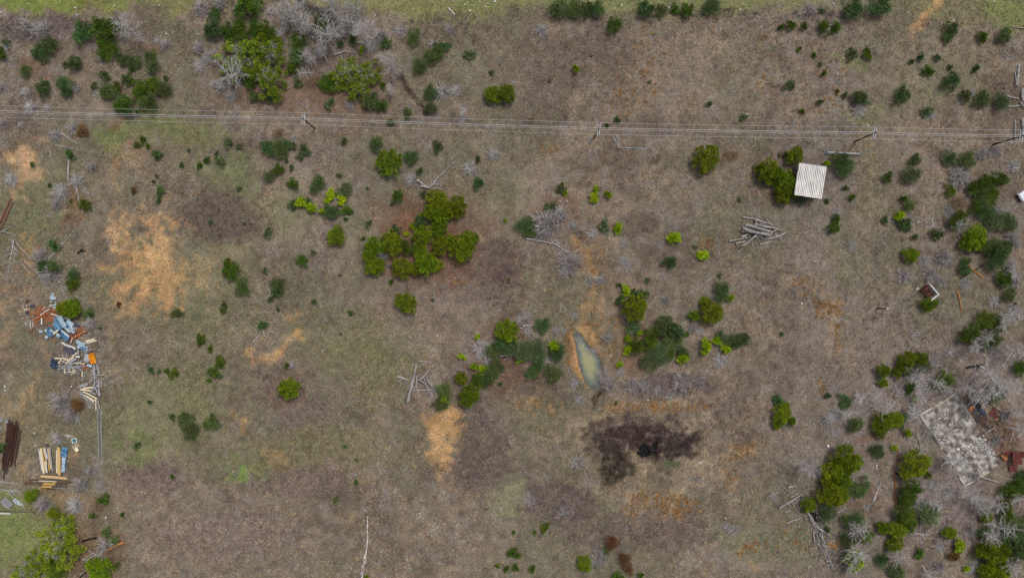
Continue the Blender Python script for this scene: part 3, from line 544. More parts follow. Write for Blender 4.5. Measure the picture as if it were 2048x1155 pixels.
def plant(k, px, py, r):
    Rm = r * S; i = cnt.get(k, 0); cnt[k] = i + 1; rz = pr.random() * 6.283
    if k in KIND:
        name, cat, look, big, sm, mat, hr = KIND[k]
        z = hr * Rm * .5; x, y = W(px, py, z); e = empty(name, (x, y, gz(x, y)), rz)
        hz = .85 + .4 * pr.random()
        if k == 'O': hz *= 1.15
        me = (big if r > 10 else sm)[pr.randrange(len(big if r > 10 else sm))]
        f = 1.18 if r > 8 else .95; sx = .92 + .2 * pr.random()
        obj('crown', me, mat, e, scale=(Rm * f * sx, Rm * f / sx, Rm * hz))
        obj('trunk', STEM[i % 3], barkm, e, scale=(Rm * .8, Rm * .8, Rm * hz * hr))
        if k == 'O': obj('branches', BTd[i % 3][1], brownm, e, scale=(Rm * .8, Rm * .8, Rm * hz * .48))
        grp = look + 's' if not look.endswith('h') else look + 'es'
    else:
        name, cat, look = BARE[k]
        if k in 'GH':
            t, br = (BT if k == 'G' else BTd)[i % (6 if k == 'G' else 3)]; hz = min(1.0, 3.6 / max(Rm, 1) ) if k == 'G' else min(1.0, 3.2 / max(Rm, 1))
            hgt_ = Rm * hz; x, y = W(px, py, 1.35 * hgt_); e = empty(name, (x, y, gz(x, y)), rz)
            q_ = 1.2 if k == 'G' else 1.0; obj('trunk', t, greym, e, scale=(Rm * q_, Rm * q_, hgt_)); obj('branches', br, greym, e, scale=(Rm * q_, Rm * q_, hgt_))
        else:
            me = (SB if k == 'S' else MB_)[i % 4]; mat = greym if k == 'S' else brownm if k == 'M' else tanm
            x, y = W(px, py, .3 * Rm); tall = 3.4 if (px, py) in ((833, 489), (767, 513), (781, 531)) else 1.0; e = obj(name, me, mat, None, (x, y, gz(x, y)), (0, 0, rz), (Rm * 1.3, Rm * 1.3, Rm * .8 * tall))
        grp = look + 's' if not look.endswith('h') else look + 'es'
    reg(e, size_word(r) + ' ' + look, cat, px, py, grp); e['px'] = 0; del e['px']
    return e

PLANTS = {
'J': '''779 325 25;1412 316 26;674 472 18;813 605 20;579 776 20;136 618 17;150 617 17;985 190 17;1013 188 17;876 402 22;914 415 20;872 427 20;893 423 18;879 454 17;924 494 26;938 477 16;902 479 10;845 473 20;881 491 17;884 475 9;839 503 13;852 524 22;838 536 15;869 529 15;805 536 20;784 486 21;753 491 18;742 508 16;751 532 18;1535 344 22;1550 352 18;1575 366 24;1567 387 18;1516 337 9;1584 382 14;1590 312 16;1014 661 22;939 789 20;923 756 12;1268 615 24;1423 625 22;1410 603 11;1388 630 11;1821 510 15;1857 609 14;1950 473 23;1934 486 14;1960 490 13;1564 826 18;1554 848 10;1583 841 9;1570 812 10;1813 718 16;1840 715 13;1805 731 12;1765 742 13;1792 745 10;1765 765 9;1763 844 18;1790 838 16;1687 919 26;1703 925 18;1666 946 24;1674 959 22;1658 986 24;1679 991 16;1616 1006 15;1764 1053 12;1792 1058 19;1789 1088 15;1825 927 27;1899 1064 13;1982 1101 24;2003 1099 18;1963 1099 14;1990 1144 20;1971 1139 16;2006 1136 13;1971 1032 12;2010 1010 12;64 990 13;110 1024 12;200 1136 24;1169 1126 15;733 1152 6''',
'Y': '''1151 139 8;661 390 11;683 396 10;603 406 10;624 416 9;645 423 7;843 431 6;826 453 7;813 467 6;1012 440 4;1131 386 6;1192 379 8;1189 396 9;1215 389 8;1236 457 9;1347 476 11;1405 511 10;923 713 8;948 733 8;966 739 9;956 674 7;890 798 10;1251 579 9;1460 596 8;1279 664 8;1303 685 10;1256 677 8;1256 700 9;1365 717 10;1410 690 12;1434 682 9;1452 696 9;1239 729 7;1109 691 10;1039 721 8;1652 328 7;1798 431 9;1828 797 6;1703 1115 17;1916 1090 11;1788 895 7;1814 864 8;1933 1136 7;725 101 8''',
'K': '''213 62 24;216 95 22;235 174 11;281 180 18;306 169 15;252 211 20;286 279 8;274 290 7;296 292 6;499 15 26;462 66 16;484 62 17;515 62 20;540 66 17;501 163 14;600 84 16;587 137 12;655 167 16;764 211 11;766 171 7;780 245 8;1350 19 9;1375 21 13;1228 50 14;1235 240 7;1215 251 5;1562 55 7;1580 52 9;1607 55 8;1647 55 12;1671 57 10;1733 107 10;1598 98 6;1628 112 6;1647 148 7;1689 191 6;1603 223 6;1674 183 5;1964 76 10;1853 142 9;1864 145 5;170 410 11;400 331 7;416 320 7;462 541 16;459 525 9;556 340 11;586 367 10;696 420 10;692 438 5;797 393 11;727 477 5;604 521 11;813 493 15;783 563 6;1690 376 6;1702 395 7;1654 402 6;1670 437 9;1666 455 12;1773 356 9;1805 398 8;1901 382 11;1955 374 18;1979 387 18;1998 358 14;1974 363 14;1917 438 18;1952 416 12;2007 556 15;146 567 12;200 656 4;447 621 7;403 677 9;421 697 7;440 721 10;444 731 6;334 742 7;349 746 9;426 744 10;419 760 5;574 730 6;955 760 13;1275 692 15;1301 672 17;1340 705 12;1373 668 6;1232 805 4;1968 640 18;1939 664 17;1933 675 12;1887 758 17;1821 774 10;2040 737 14;1730 1069 14;1758 863 14;1818 975 20;1810 1000 15;1808 1029 20;1818 1048 16;1838 1105 9;2008 1026 14;2022 981 18;2033 970 16;1856 949 8;186 1029 8;210 996 10;245 1028 5;345 952 5;114 1138 18;1090 1052 9;1069 1064 5;1027 1063 5;1026 1104 10;1040 1110 5;1013 1136 7;1031 1133 8;1064 1136 8;996 1130 6;1234 1152 10;5 109 10;1282 1150 8''',
'D': '''83 104 16;104 91 14;152 127 13;132 130 7;53 144 11;90 178 15;130 167 14;135 184 10;168 66 18;247 120 11;268 125 13;265 138 8;304 114 12;208 151 9;188 172 8;216 182 16;255 158 10;329 180 14;300 206 16;291 192 14;332 156 6;431 26 12;429 60 18;511 194 11;543 192 13;595 112 17;596 167 9;645 50 19;709 80 10;682 88 7;772 86 10;743 205 15;827 74 13;864 110 16;876 106 13;891 93 9;840 132 14;861 187 12;862 216 11;816 226 9;690 284 8;754 288 13;875 292 10;538 295 14;560 298 17;575 292 11;611 301 10;1117 19 18;1150 18 18;1192 22 14;1174 20 14;1293 22 16;1323 21 11;1423 13 16;1703 19 20;1758 17 20;1714 195 14;1726 199 11;1802 193 14;1901 59 13;1896 72 11;2006 72 13;1840 115 8;1822 124 6;1872 116 7;1899 135 6;1951 138 8;1901 164 15;1929 191 10;1964 199 15;143 310 9;64 328 5;99 370 4;142 402 4;112 490 10;88 532 11;110 532 12;149 550 11;316 310 9;364 331 6;313 352 4;307 363 4;322 383 9;318 400 6;485 563 9;484 578 13;636 368 15;823 315 13;840 341 8;586 410 9;665 424 13;957 366 10;957 318 7;558 569 13;556 582 10;542 599 7;556 618 4;791 461 10;841 442 13;1123 376 9;1103 411 10;1051 449 15;1060 463 11;1340 524 12;1571 309 7;1559 311 5;1679 320 14;1687 337 17;1769 440 8;1830 319 10;1818 412 11;1802 446 9;1812 451 10;1873 469 10;1896 317 12;1931 320 16;1966 390 18;1971 425 16;1982 494 18;1992 513 20;2006 494 13;1931 521 9;1927 538 11;179 627 10;357 625 10;449 609 7;303 739 7;319 742 5;345 833 8;371 838 15;384 860 14;387 872 8;428 833 8;426 848 12;413 848 8;527 648 9;703 625 7;629 603 6;973 757 14;983 747 14;991 731 14;988 700 14;1004 690 15;1018 680 12;890 778 15;882 805 15;1000 768 5;1270 586 10;1286 592 10;1239 569 6;1240 600 9;1444 581 16;1330 653 20;1348 659 17;1338 679 18;1366 703 11;1439 669 8;1470 682 13;1486 677 13;1086 650 14;1114 705 14;1078 726 12;1066 742 14;1106 747 16;1992 646 14;1968 691 10;2016 589 12;1563 668 5;1654 790 7;1558 800 10;1810 742 9;1690 803 13;1802 838 13;1709 848 14;1718 975 18;1711 1037 15;1693 1040 12;1693 1077 14;1762 1117 13;1654 1057 6;1753 899 12;2033 1069 28;2035 1101 22;2024 1048 20;2043 949 12;1968 1066 13;1792 1141 15;275 891 8;213 1063 9;228 1080 9;234 1130 8;673 999 8;713 963 6;1214 1098 8;2 894 10;13 420 1''',
'B': '''13 85 8;308 135 12;457 285 9;478 294 7;659 207 10;941 108 10;984 145 6;588 292 7;601 314 8;574 320 6;1299 164 4;1418 208 7;1486 235 8;1643 23 6;1702 108 10;1640 130 5;1579 171 10;1638 206 7;2000 203 15;1853 225 10;441 323 9;434 307 6;478 377 6;422 445 6;490 446 4;378 301 4;540 353 11;584 335 6;679 350 6;692 380 14;618 402 8;784 407 5;847 388 8;735 376 4;738 446 8;538 466 9;627 505 6;530 540 7;1209 454 10;1390 494 5;1439 550 6;1478 399 5;1295 560 6;1017 560 5;1600 398 9;1818 350 16;1829 474 8;1990 441 19;2016 446 16;441 751 6;301 803 5;865 599 4;1267 653 15;1317 702 16;1297 722 16;1348 690 14;1322 713 14;1452 679 12;1016 695 17;1047 698 20;1075 700 18;1982 675 16;1845 731 13;1990 787 18;1654 1022 16;1859 1026 21;691 891 5;714 918 4''',
'O': '''492 118 38;468 140 24;545 108 28;540 158 32;520 95 24;700 148 28;732 150 24;722 176 22;680 160 20;120 1088 38;128 1054 22;66 1134 30;92 1110 22''',
'R': '''165 263 10;158 807 12;1223 1083 13;1249 1117 11;1257 1136 11;1907 1109 10;268 380 7;238 608 6''',
'G': '''262 62 32;428 143 36;561 64 14;597 102 18;779 143 24;765 112 15;621 118 15;619 137 16;779 179 15;1920 462 14;2035 542 15;1971 680 17;2024 632 22;2024 656 18;1837 750 24;1802 771 14;1995 737 38;1976 774 32;1933 769 20;1861 795 22;1722 798 20;1754 817 22;1714 1069 22;1719 1101 26;1703 1128 18;1990 1061 24;1982 1010 26;2043 1008 15;1802 1128 24;2027 1139 20;1909 926 24;2035 862 26;1612 938 26;192 1097 20;1745 790 16;1690 830 14;1660 838 14;1840 810 18;1880 765 18;1960 710 20;2020 700 20;1950 800 18;1940 985 24;1960 1000 18;1985 1070 20;1860 1140 16;1895 790 12;2030 780 20;1870 1010 16;1560 990 12;2030 820 18''',
'H': '''651 66 36;600 45 26;729 62 30;580 12 34;660 12 34;709 12 25;690 40 24;575 40 20''',
'S': '''12 93 12;52 185 11;61 216 15;95 216 9;142 256 14;110 270 13;150 175 9;43 250 7;314 80 8;866 88 11;884 182 20;913 182 13;586 275 7;1083 60 14;1179 280 7;1251 270 6;1719 218 16;1946 185 9;1861 233 12;121 384 18;151 360 15;22 360 15;939 335 17;988 309 12;833 489 10;767 513 11;781 531 5;1186 467 12;1249 485 10;1249 525 12;1148 449 10;1674 424 11;1702 491 11;962 698 21;584 729 8;1442 721 15;1242 742 9;1316 781 10;1099 721 11;1056 633 9;1112 659 9;1148 630 8;149 1011 19;1671 828 14;1652 844 13;1735 1013 9;1671 866 10;1845 1008 14;712 948 5;822 358 14;114 878 15;1932 567 11;1830 668 10;1455 1053 9;1400 960 6;1090 462 16;1130 545 13;1100 420 12;1190 700 9;1160 800 10;1150 765 9;1000 655 10;1040 640 10;975 722 10;1130 662 8;1400 662 8;1340 792 10;1850 522 13;1900 422 13;1930 352 15;2030 332 14;2000 420 13;1990 602 12;2030 622 14;1900 702 12;1870 722 13;1830 822 13;1860 862 12;1840 902 12;1900 985 14;1870 972 12;1880 1092 13;1950 1132 13;400 132 15;440 172 14;462 192 12;640 102 13;740 92 14;800 62 12;620 62 14;540 22 13''',
'M': '''2 175 12;8 247 11;80 60 20;55 52 18;403 13 17;440 8 14;397 96 14;1620 20 14;183 335 11;112 410 12;1094 449 30;1120 430 18;1140 524 22;1917 355 22;1966 307 14;1888 515 18;1861 550 16;1808 550 15;2024 480 18;2019 529 14;122 804 24;140 828 16;179 646 14;100 545 20;80 510 16;1262 770 17;1364 765 20;1213 677 12;1207 752 14;1218 772 12;179 941 10;161 969 17;86 1008 18;1200 1115 20;1156 925 16;1200 560 12;1385 655 10;1330 600 12;1930 830 10;2010 830 16;1990 880 14;1180 562 12;1290 772 13;1400 762 14;1470 1060 12;1880 562 14;1990 302 14;2030 562 14;1990 702 14;1950 952 13;1940 1062 14;1880 1132 13;420 112 14;682 62 16;762 72 14;330 90 12;700 210 10;900 60 12;1060 1000 14;1130 1020 12''',
'T': '''557 265 12;629 160 17;132 433 9;191 1011 19;1917 406 16;1464 309 11;1060 240 10;2000 845 12''',
}
for k, s in PLANTS.items():
    for t in s.replace('\n', '').split(';'):
        a, b_, r_ = map(float, t.split())
        if r_ > 1: plant(k, a, b_, r_)

# ------------------------------------------------------------------ logs, sticks and fallen trees
def log_mesh(seed, sides=9, rings=9, taper=.35, bend=.02):
    r = random.Random(seed); vs, fs = [], []; oy = oz = 0
    for i in range(rings):
        t = i / (rings - 1); oy += r.gauss(0, bend); oz += r.gauss(0, bend * .4)
        rad = (1 - taper * t) * (1 + r.gauss(0, .06))
        for k in range(sides):
            a = 2 * math.pi * k / sides; q = rad * (1 + r.gauss(0, .09)); ex = (r.gauss(0, .02) if i in (0, rings - 1) else 0)
            vs.append((t - .5 + ex, math.cos(a) * q * 1 + oy * 0, math.sin(a) * q, oy, oz))
    # bends are stored as side shifts in units of length
    for i in range(rings - 1):
        for k in range(sides): fs.append((i * sides + k, i * sides + (k + 1) % sides, (i + 1) * sides + (k + 1) % sides, (i + 1) * sides + k))
    fs.append(tuple(range(sides - 1, -1, -1))); fs.append(tuple((rings - 1) * sides + k for k in range(sides)))
    me = bpy.data.meshes.new('log'); me.from_pydata([(v[0], v[1] + v[3] * 9, v[2]) for v in vs], [], fs); me.update(); return me
LOGS = [log_mesh(400 + i) for i in range(6)]
logm = surf('weathered_log', lin(92, 88, 88), lin(196, 190, 186), 2.2, .9, .1, (1.6, 1.6, 1.6), detail=9, c2=lin(150, 144, 142), objrand=.14, bump=.5)
charm = surf('charred_wood', lin(16, 15, 16), lin(44, 40, 40), 5, .9, .15)
orangem = surf('broken_orange_wood', lin(150, 96, 50), lin(196, 140, 80), 3, .85, .1, (1, 8, 8), objrand=.1)
redwood = surf('rusty_brown_wood', lin(110, 68, 44), lin(160, 104, 66), 3, .85, .1, (1, 8, 8), objrand=.12)
def log(x0, y0, x1, y1, w, look='weathered grey log', grp='weathered logs', z=0.0, mat=None, lift=0.0, name='log', cat='log'):
    """a log from pixel to pixel, w pixels thick at the butt"""
    ax, ay = W(x0, y0); bx, by = W(x1, y1); r_ = max(w * S * .5, .045)
    za, zb = gz(ax, ay) + r_ * .8 + z, gz(bx, by) + r_ * .7 + z + lift
    d = Vector((bx - ax, by - ay, zb - za)); ln = d.length
    i = cnt.get('log', 0); cnt['log'] = i + 1
    o = obj(name, LOGS[i % 6], mat or logm, None, ((ax + bx) / 2, (ay + by) / 2, (za + zb) / 2), d.to_track_quat('X', 'Z').to_euler(), (ln, r_, r_))
    lw = 'long ' if ln > 4.5 else 'short ' if ln < 1.8 else ''
    reg(o, lw + look, cat, (x0 + x1) / 2, (y0 + y1) / 2, grp); return o
def Z(ox, oy, f, pts): return [(ox + a / f, oy + b / f) for a, b in pts]
# the crossed logs left of the pond
for i, (a, b_, c, d, w, z) in enumerate([(816, 801, 836, 730, 5.5, .5), (831, 775, 835, 750, 4, .1), (819, 773, 825, 753, 3.5, .1), (838, 759, 860, 736, 3.6, .3), (826, 780, 874, 779, 3.2, .0), (794, 753, 816, 763, 4.5, 0), (796, 762, 806, 759, 2, .3), (847, 754, 873, 777, 1.9, .5), (853, 752, 874, 787, 1.9, .6), (850, 760, 863, 790, 1.9, .35), (841, 760, 864, 777, 3, .15), (857, 754, 875, 748, 2, 0), (837, 721, 871, 725, 2.6, 0), (810, 762, 818, 775, 1.6, .2), (887, 727, 904, 716, 1.2, 0), (904, 734, 912, 726, 1.2, 0), (895, 757, 912, 743, 1.2, 0), (864, 826, 876, 815, 2.2, 0), (907, 785, 915, 786, 1.6, 0), (930, 737, 934, 750, 1.4, 0), (912, 739, 932, 738, 1.4, 0)]):
    log(a, b_, c, d, w, 'weathered grey log' if w > 2 else 'thin grey pole', 'logs crossed in the middle clearing', z)
# the heap below the shed
f6 = lambda l: Z(1440, 270, 4.814, l)
for (a, b_, c, d, w, z) in [(205, 900, 465, 955, 7.5, .8), (230, 872, 470, 925, 6, .75), (200, 930, 440, 975, 5, .4), (320, 860, 470, 905, 4, .7), (80, 1020, 260, 990, 4.4, .25), (200, 985, 250, 950, 4.5, .35), (200, 1070, 340, 950, 4.2, .7), (150, 1045, 240, 1020, 4.5, .1), (300, 995, 450, 965, 4, .3), (215, 790, 330, 815, 3.4, .1), (330, 810, 500, 870, 4.2, .3), (370, 855, 580, 910, 4, .4), (460, 1000, 630, 935, 4, .15), (480, 945, 540, 905, 4, .3), (330, 830, 350, 890, 3.2, .4), (265, 950, 280, 990, 3, .2), (380, 1050, 500, 1020, 3, 0), (300, 1050, 345, 1095, 2.6, 0), (170, 1125, 215, 1080, 2.4, 0), (325, 760, 380, 790, 2, 0), (150, 730, 215, 790, 1.8, 0), (430, 1080, 470, 1040, 2, 0), (330, 1040, 350, 1070, 2, 0)]:
    (a, b_), (c, d) = f6([(a, b_), (c, d)]); log(a, b_, c, d, w * .92, 'weathered grey log' if w > 3.5 else 'thin grey pole', 'logs heaped below the shed', z)
# driftwood strip at the lower right
f7 = lambda l: Z(1540, 930, 5.133, l)
for (a, b_, c, d, w) in [(90, 435, 300, 295, 5), (210, 320, 270, 280, 3.5), (105, 195, 230, 300, 2.2), (180, 225, 265, 220, 4), (255, 210, 270, 245, 3), (185, 385, 200, 420, 3), (225, 380, 250, 410, 3), (260, 350, 300, 460, 2.6), (150, 480, 205, 455, 2.4), (165, 590, 300, 540, 2.8), (245, 560, 300, 535, 3.4), (275, 470, 350, 520, 2.4), (380, 480, 500, 640, 4), (400, 520, 460, 640, 3), (470, 480, 590, 615, 3.2), (480, 640, 595, 720, 4), (440, 670, 440, 790, 4.6), (495, 740, 490, 800, 4), (455, 680, 495, 730, 3), (500, 680, 560, 790, 4), (520, 660, 540, 760, 3), (470, 790, 530, 880, 3), (530, 800, 600, 920, 3.4), (560, 860, 630, 1050, 3.6), (540, 880, 590, 980, 3), (600, 910, 640, 1040, 2.6), (575, 790, 690, 820, 2.6), (590, 830, 690, 850, 2.2), (680, 475, 775, 430, 3.2), (410, 650, 440, 610, 2.4), (500, 850, 540, 940, 2.4), (640, 1050, 730, 980, 2), (500, 960, 560, 1010, 2), (370, 750, 400, 780, 1.8)]:
    (a, b_), (c, d) = f7([(a, b_), (c, d)]); log(a, b_, c, d, w * .8, 'weathered grey log' if w > 3 else 'thin grey stick', 'driftwood strewn at the lower right', .05 + .25 * pr.random(), orangem if (a > 1650 and w < 3 and b_ < 1095) else None)
rq = random.Random(77)
for i in range(34):
    a_ = rq.random() * 6.28; q_ = rq.random(); x0 = 1512 + math.cos(a_) * 46 * q_; y0 = 468 + math.sin(a_) * 26 * q_; an_ = rq.gauss(.25, .7); l_ = rq.uniform(10, 26)
    log(x0 - math.cos(an_) * l_ / 2, y0 - math.sin(an_) * l_ / 2, x0 + math.cos(an_) * l_ / 2, y0 + math.sin(an_) * l_ / 2, rq.uniform(.9, 1.9), 'thin grey stick', 'logs heaped below the shed', .1 + .5 * rq.random() * (1 - q_))
for i in range(16):
    x0 = rq.uniform(800, 872); y0 = rq.uniform(735, 790); an_ = rq.uniform(-1.5, 1.5); l_ = rq.uniform(8, 20)
    log(x0 - math.cos(an_) * l_ / 2, y0 - math.sin(an_) * l_ / 2, x0 + math.cos(an_) * l_ / 2, y0 + math.sin(an_) * l_ / 2, rq.uniform(.8, 1.5), 'thin grey stick', 'logs crossed in the middle clearing', .05 + .3 * rq.random())
for i in range(30):
    t = rq.random(); x0 = 1600 + 62 * t + rq.gauss(0, 7); y0 = 985 + 140 * t + rq.gauss(0, 6); an_ = rq.gauss(1.0, .6); l_ = rq.uniform(8, 24)
    log(x0 - math.cos(an_) * l_ / 2, y0 - math.sin(an_) * l_ / 2, x0 + math.cos(an_) * l_ / 2, y0 + math.sin(an_) * l_ / 2, rq.uniform(.8, 1.8), 'thin grey stick', 'driftwood strewn at the lower right', .05 + .3 * rq.random())
log(1626, 1025, 1634, 1040, 5, 'charred black log', 'charred logs', 0, charm); log(1621, 1024, 1640, 1026, 4, 'charred black log', 'charred logs', .1, charm)
for (a, b_, c, d, w) in [(1052, 477, 1091, 484, 4)]: pass
SINGLE = [(122, 267, 156, 288, 3, 0), (112, 291, 160, 302, 2, 0), (100, 300, 104, 325, 1.6, 0), (91, 338, 103, 352, 1.4, 0), (138, 316, 138, 360, 3.4, 0), (153, 371, 167, 425, 3.6, 0), (5, 462, 34, 472, 2.6, 0), (2, 466, 28, 453, 2.2, .1), (34, 485, 62, 519, 2.2, .1), (96, 433, 112, 424, 2, 0), (96, 432, 101, 422, 1.6, .1), (42, 521, 61, 548, 1.8, 0), (65, 516, 72, 475, 1.4, 0), (22, 478, 34, 502, 2, .2),
    (669, 110, 694, 104, 4.5, 0), (692, 104, 716, 108, 3.2, 0), (682, 111, 687, 122, 2.6, 0), (1371, 349, 1400, 371, 1.8, 0), (1475, 353, 1514, 379, 1.4, 0), (1494, 324, 1502, 348, 1.2, 0), (1727, 98, 1760, 91, 1.8, 0), (1680, 112, 1696, 104, 1.6, 0), (1612, 45, 1633, 56, 1.4, .5), (1656, 53, 1676, 45, 1.4, .5), (1690, 61, 1701, 63, 1.6, 0),
    (2028, 145, 2031, 171, 3.4, 0), (2037, 131, 2033, 171, 4.2, 0), (2012, 191, 2038, 199, 4.4, 0), (2007, 214, 2038, 210, 4.2, 0), (2046, 177, 2047, 203, 6, 0), (2029, 241, 2030, 281, 3.2, 0), (2041, 238, 2043, 273, 4.4, 0), (2045, 236, 2048, 256, 4, 0), (2040, 205, 2048, 218, 4, .2), (2022, 55, 2050, 55, 2.6, 0), (2006, 101, 2022, 114, 2.4, 0),
    (1745, 1002, 1760, 962, 3.6, 0), (1750, 1000, 1757, 972, 2.4, 0), (1748, 915, 1757, 950, 1.6, 0), (1704, 942, 1705, 960, 3, 0), (1703, 993, 1704, 1006, 2, 0), (1821, 785, 1829, 844, 2, 0), (1833, 862, 1842, 898, 2.4, 0), (1862, 866, 1880, 894, 3, .3), (1964, 868, 2024, 876, 1, 0), (2016, 802, 2036, 824, 2, 0), (1960, 953, 1997, 962, 2.2, .3), (2012, 957, 2036, 958, 1.6, 0), (1831, 1013, 1845, 1022, 2.4, .9), (1840, 1040, 1840, 1096, 2, 0), (1838, 1042, 1848, 1052, 1.6, .3), (2024, 600, 2036, 606, 2.4, .3), (1902, 558, 1900, 545, 1.2, 0),
    (500, 652, 524, 664, 1.6, .1), (508, 684, 518, 670, 3, .1), (511, 690, 516, 680, 2.4, 0), (534, 665, 560, 657, 2.6, 0), (540, 662, 556, 668, 2, 0), (530, 672, 526, 660, 2.6, .2), (646, 631, 658, 644, 1.2, 0), (644, 663, 645, 672, 1.2, 0), (648, 676, 660, 685, 1.6, 0), (560, 462, 562, 470, 2, 0), (804, 632, 816, 638, 1.2, 0), (643, 703, 650, 696, 1.8, 0), (644, 697, 648, 706, 1.4, 0),
    (1216, 790, 1234, 782, 1.4, 0), (1232, 760, 1246, 776, 1.4, 0), (1000, 711, 1030, 709, 2.4, .8), (1008, 718, 1024, 714, 1.8, .6), (968, 706, 990, 718, 1.2, .2), (1128, 967, 1143, 952, 1.4, 0), (1169, 946, 1182, 971, 1.4, 0), (1168, 959, 1173, 971, 1.2, 0), (1260, 1115, 1266, 1128, 1.4, 0), (1278, 1120, 1284, 1132, 1.2, 0), (335, 636, 350, 640, 1.2, .05), (312, 803, 332, 797, 1, 0), (165, 535, 182, 517, 1.2, 0), (162, 525, 163, 531, 1.4, 0), (128, 560, 150, 530, 1, .3),
    (187, 580, 194, 570, 2, 0), (192, 582, 197, 572, 2, 0), (180, 660, 176, 690, 1.2, 0), (165, 762, 174, 740, 1.4, 0), (400, 305, 403, 315, 1.2, 0), (1050, 942, 1060, 949, 2, 0), (1059, 951, 1067, 946, 2.2, .1), (724, 992, 737, 984, 1, 0), (600, 222, 606, 214, 1.4, 0), (610, 214, 628, 216, 1.2, 0), (630, 226, 640, 219, 1, 0)]
for (a, b_, c, d, w, z) in SINGLE: log(a, b_, c, d, w, 'pale dead log' if w >= 2.4 else 'thin pale stick', 'dead wood lying about the clearing', z)
log(1789, 949, 1792, 1013, 3.4, 'splintered orange-brown log', 'broken orange trunks', 0, redwood); log(1787, 985, 1790, 1012, 2.4, 'splintered orange-brown log', 'broken orange trunks', 0, redwood); log(1795, 900, 1797, 925, 2, 'splintered orange-brown log', 'broken orange trunks', 0, redwood)
log(1936, 530, 1966, 555, 3, 'splintered orange-brown log', 'broken orange trunks', 0, orangem); log(1914, 580, 1924, 622, 2.6, 'splintered orange-brown log', 'broken orange trunks', 0, orangem)
log(1920, 558, 1966, 532, 2.6, 'charred black log', 'charred logs', 0, charm); log(1931, 734, 1971, 728, 4, 'charred black log', 'charred logs', .1, charm)
log(156, 506, 166, 498, 4, 'charred black log', 'charred logs', 0, charm); log(160, 503, 171, 500, 3, 'charred black log', 'charred logs', .1, charm); log(1790, 943, 1800, 948, 4, 'charred black log', 'charred logs', 0, charm)
log(166, 1081, 197, 1072, 4, 'charred black log', 'charred logs', 0, charm); log(160, 1155, 176, 1144, 3, 'charred black log', 'charred logs', 0, charm); log(2021, 612, 2034, 606, 4, 'charred black log', 'charred logs', 0, charm)
log(247, 1084, 212, 1099, 5, 'split orange log with dark butt', 'broken orange trunks', .1, orangem)
log(0, 1021, 68, 1022, 2.4, 'dark weathered pole', 'poles at the lower left edge', 0, surf('dark_wood', lin(70, 62, 60), lin(104, 94, 92), 4, .9, .1, (1, 8, 8)))

def fallen(name, look, path, w, seed, nbr=16, bl=1.6, mat=None, side=1.0):
    """a fallen tree: bent trunk along a pixel path, side branches"""
    pts = [];
    for (a, b_) in path:
        x, y = W(a, b_); pts.append(Vector((x, y, gz(x, y) + w * S * .45)))
    r = random.Random(seed); n = len(pts); base = pts[0].copy(); e = empty(name, base)
    seg = []; tot = sum((pts[i + 1] - pts[i]).length for i in range(n - 1)); acc = 0
    marks = []
    for i in range(n - 1):
        a, b_ = pts[i] - base, pts[i + 1] - base; l = (b_ - a).length
        for k in range(4):
            t0, t1 = k / 4, (k + 1) / 4; q0, q1 = (acc + l * t0) / tot, (acc + l * t1) / tot
            seg.append((*a.lerp(b_, t0), *a.lerp(b_, t1), w * S * .5 * (1 - .75 * q0), w * S * .5 * (1 - .75 * q1)))
            marks.append((a.lerp(b_, t0), (b_ - a).normalized(), q0))
        acc += l
    v, f = tubes(seg, 7); obj('trunk', mesh_np('trunk', v, f, smooth=True), mat or logm, e)
    bs = []
    for i in range(nbr):
        p, d, q = marks[r.randrange(len(marks))]
        if q < .15: continue
        s = r.choice((-1, 1)) * side; o_ = Vector((-d.y * s, d.x * s, .35 * r.random()))
        dd = (d * (.5 + .6 * r.random()) + o_ * (.6 + .5 * r.random())).normalized(); L_ = bl * (.4 + .8 * r.random()) * (1.15 - .6 * q)
        p1 = p + dd * L_ * .55; p2 = p1 + (dd + Vector((r.gauss(0, .3), r.gauss(0, .3), r.gauss(0, .1)))).normalized() * L_ * .5; ra = max(.045 * (1.2 - q), .022)
        for z_ in (p1, p2): z_.z = max(z_.z, .05)
        bs += [(*p, *p1, ra, ra * .75), (*p1, *p2, ra * .75, .014)]
        for _ in range(2):
            p3 = p1 + (dd + Vector((r.gauss(0, .6), r.gauss(0, .6), r.gauss(0, .2)))).normalized() * L_ * .4; p3.z = max(p3.z, .04); bs.append((*p1, *p3, ra * .5, .012))
    if bs and nbr > 13:
        v, f = tubes(bs, 4); obj('branches', mesh_np('fallen_branches', v, f), mat or greym, e)
    elif bs:
        for i in range(0, len(bs), 4):
            v, f = tubes(bs[i:i + 4], 4); obj('branch', mesh_np('fallen_branch', v, f), mat or greym, e)
    mp = path[len(path) // 2]; reg(e, look, 'fallen tree', mp[0], mp[1], 'fallen dead trees'); return e
fallen('fallen_tree', 'fallen grey tree with feathery side branches', [(29, 477), (24, 505), (18, 540), (15, 562)], 3, 1, 34, 1.9)
fallen('fallen_tree', 'fallen tree with a long forked pale limb', [(98, 517), (115, 500), (127, 486), (142, 468), (155, 452)], 2.6, 2, 7, 2.6)
fallen('fallen_tree', 'fallen tree with long thin trailing branches', [(100, 526), (112, 550), (122, 572), (138, 600)], 2.4, 3, 26, 3.2)
fallen('fallen_tree', 'fallen thin-branched tree', [(48, 520), (75, 545), (100, 565), (112, 580)], 2, 4, 26, 2.2)
fallen('fallen_tree', 'fallen forked silver trunk', [(842, 372), (858, 376), (880, 352), (900, 332), (916, 318)], 5, 5, 12, 2.8)
fallen('fallen_tree', 'short forked silver trunk', [(834, 360), (856, 376), (868, 368), (880, 362)], 5.4, 6, 12, 2.2)
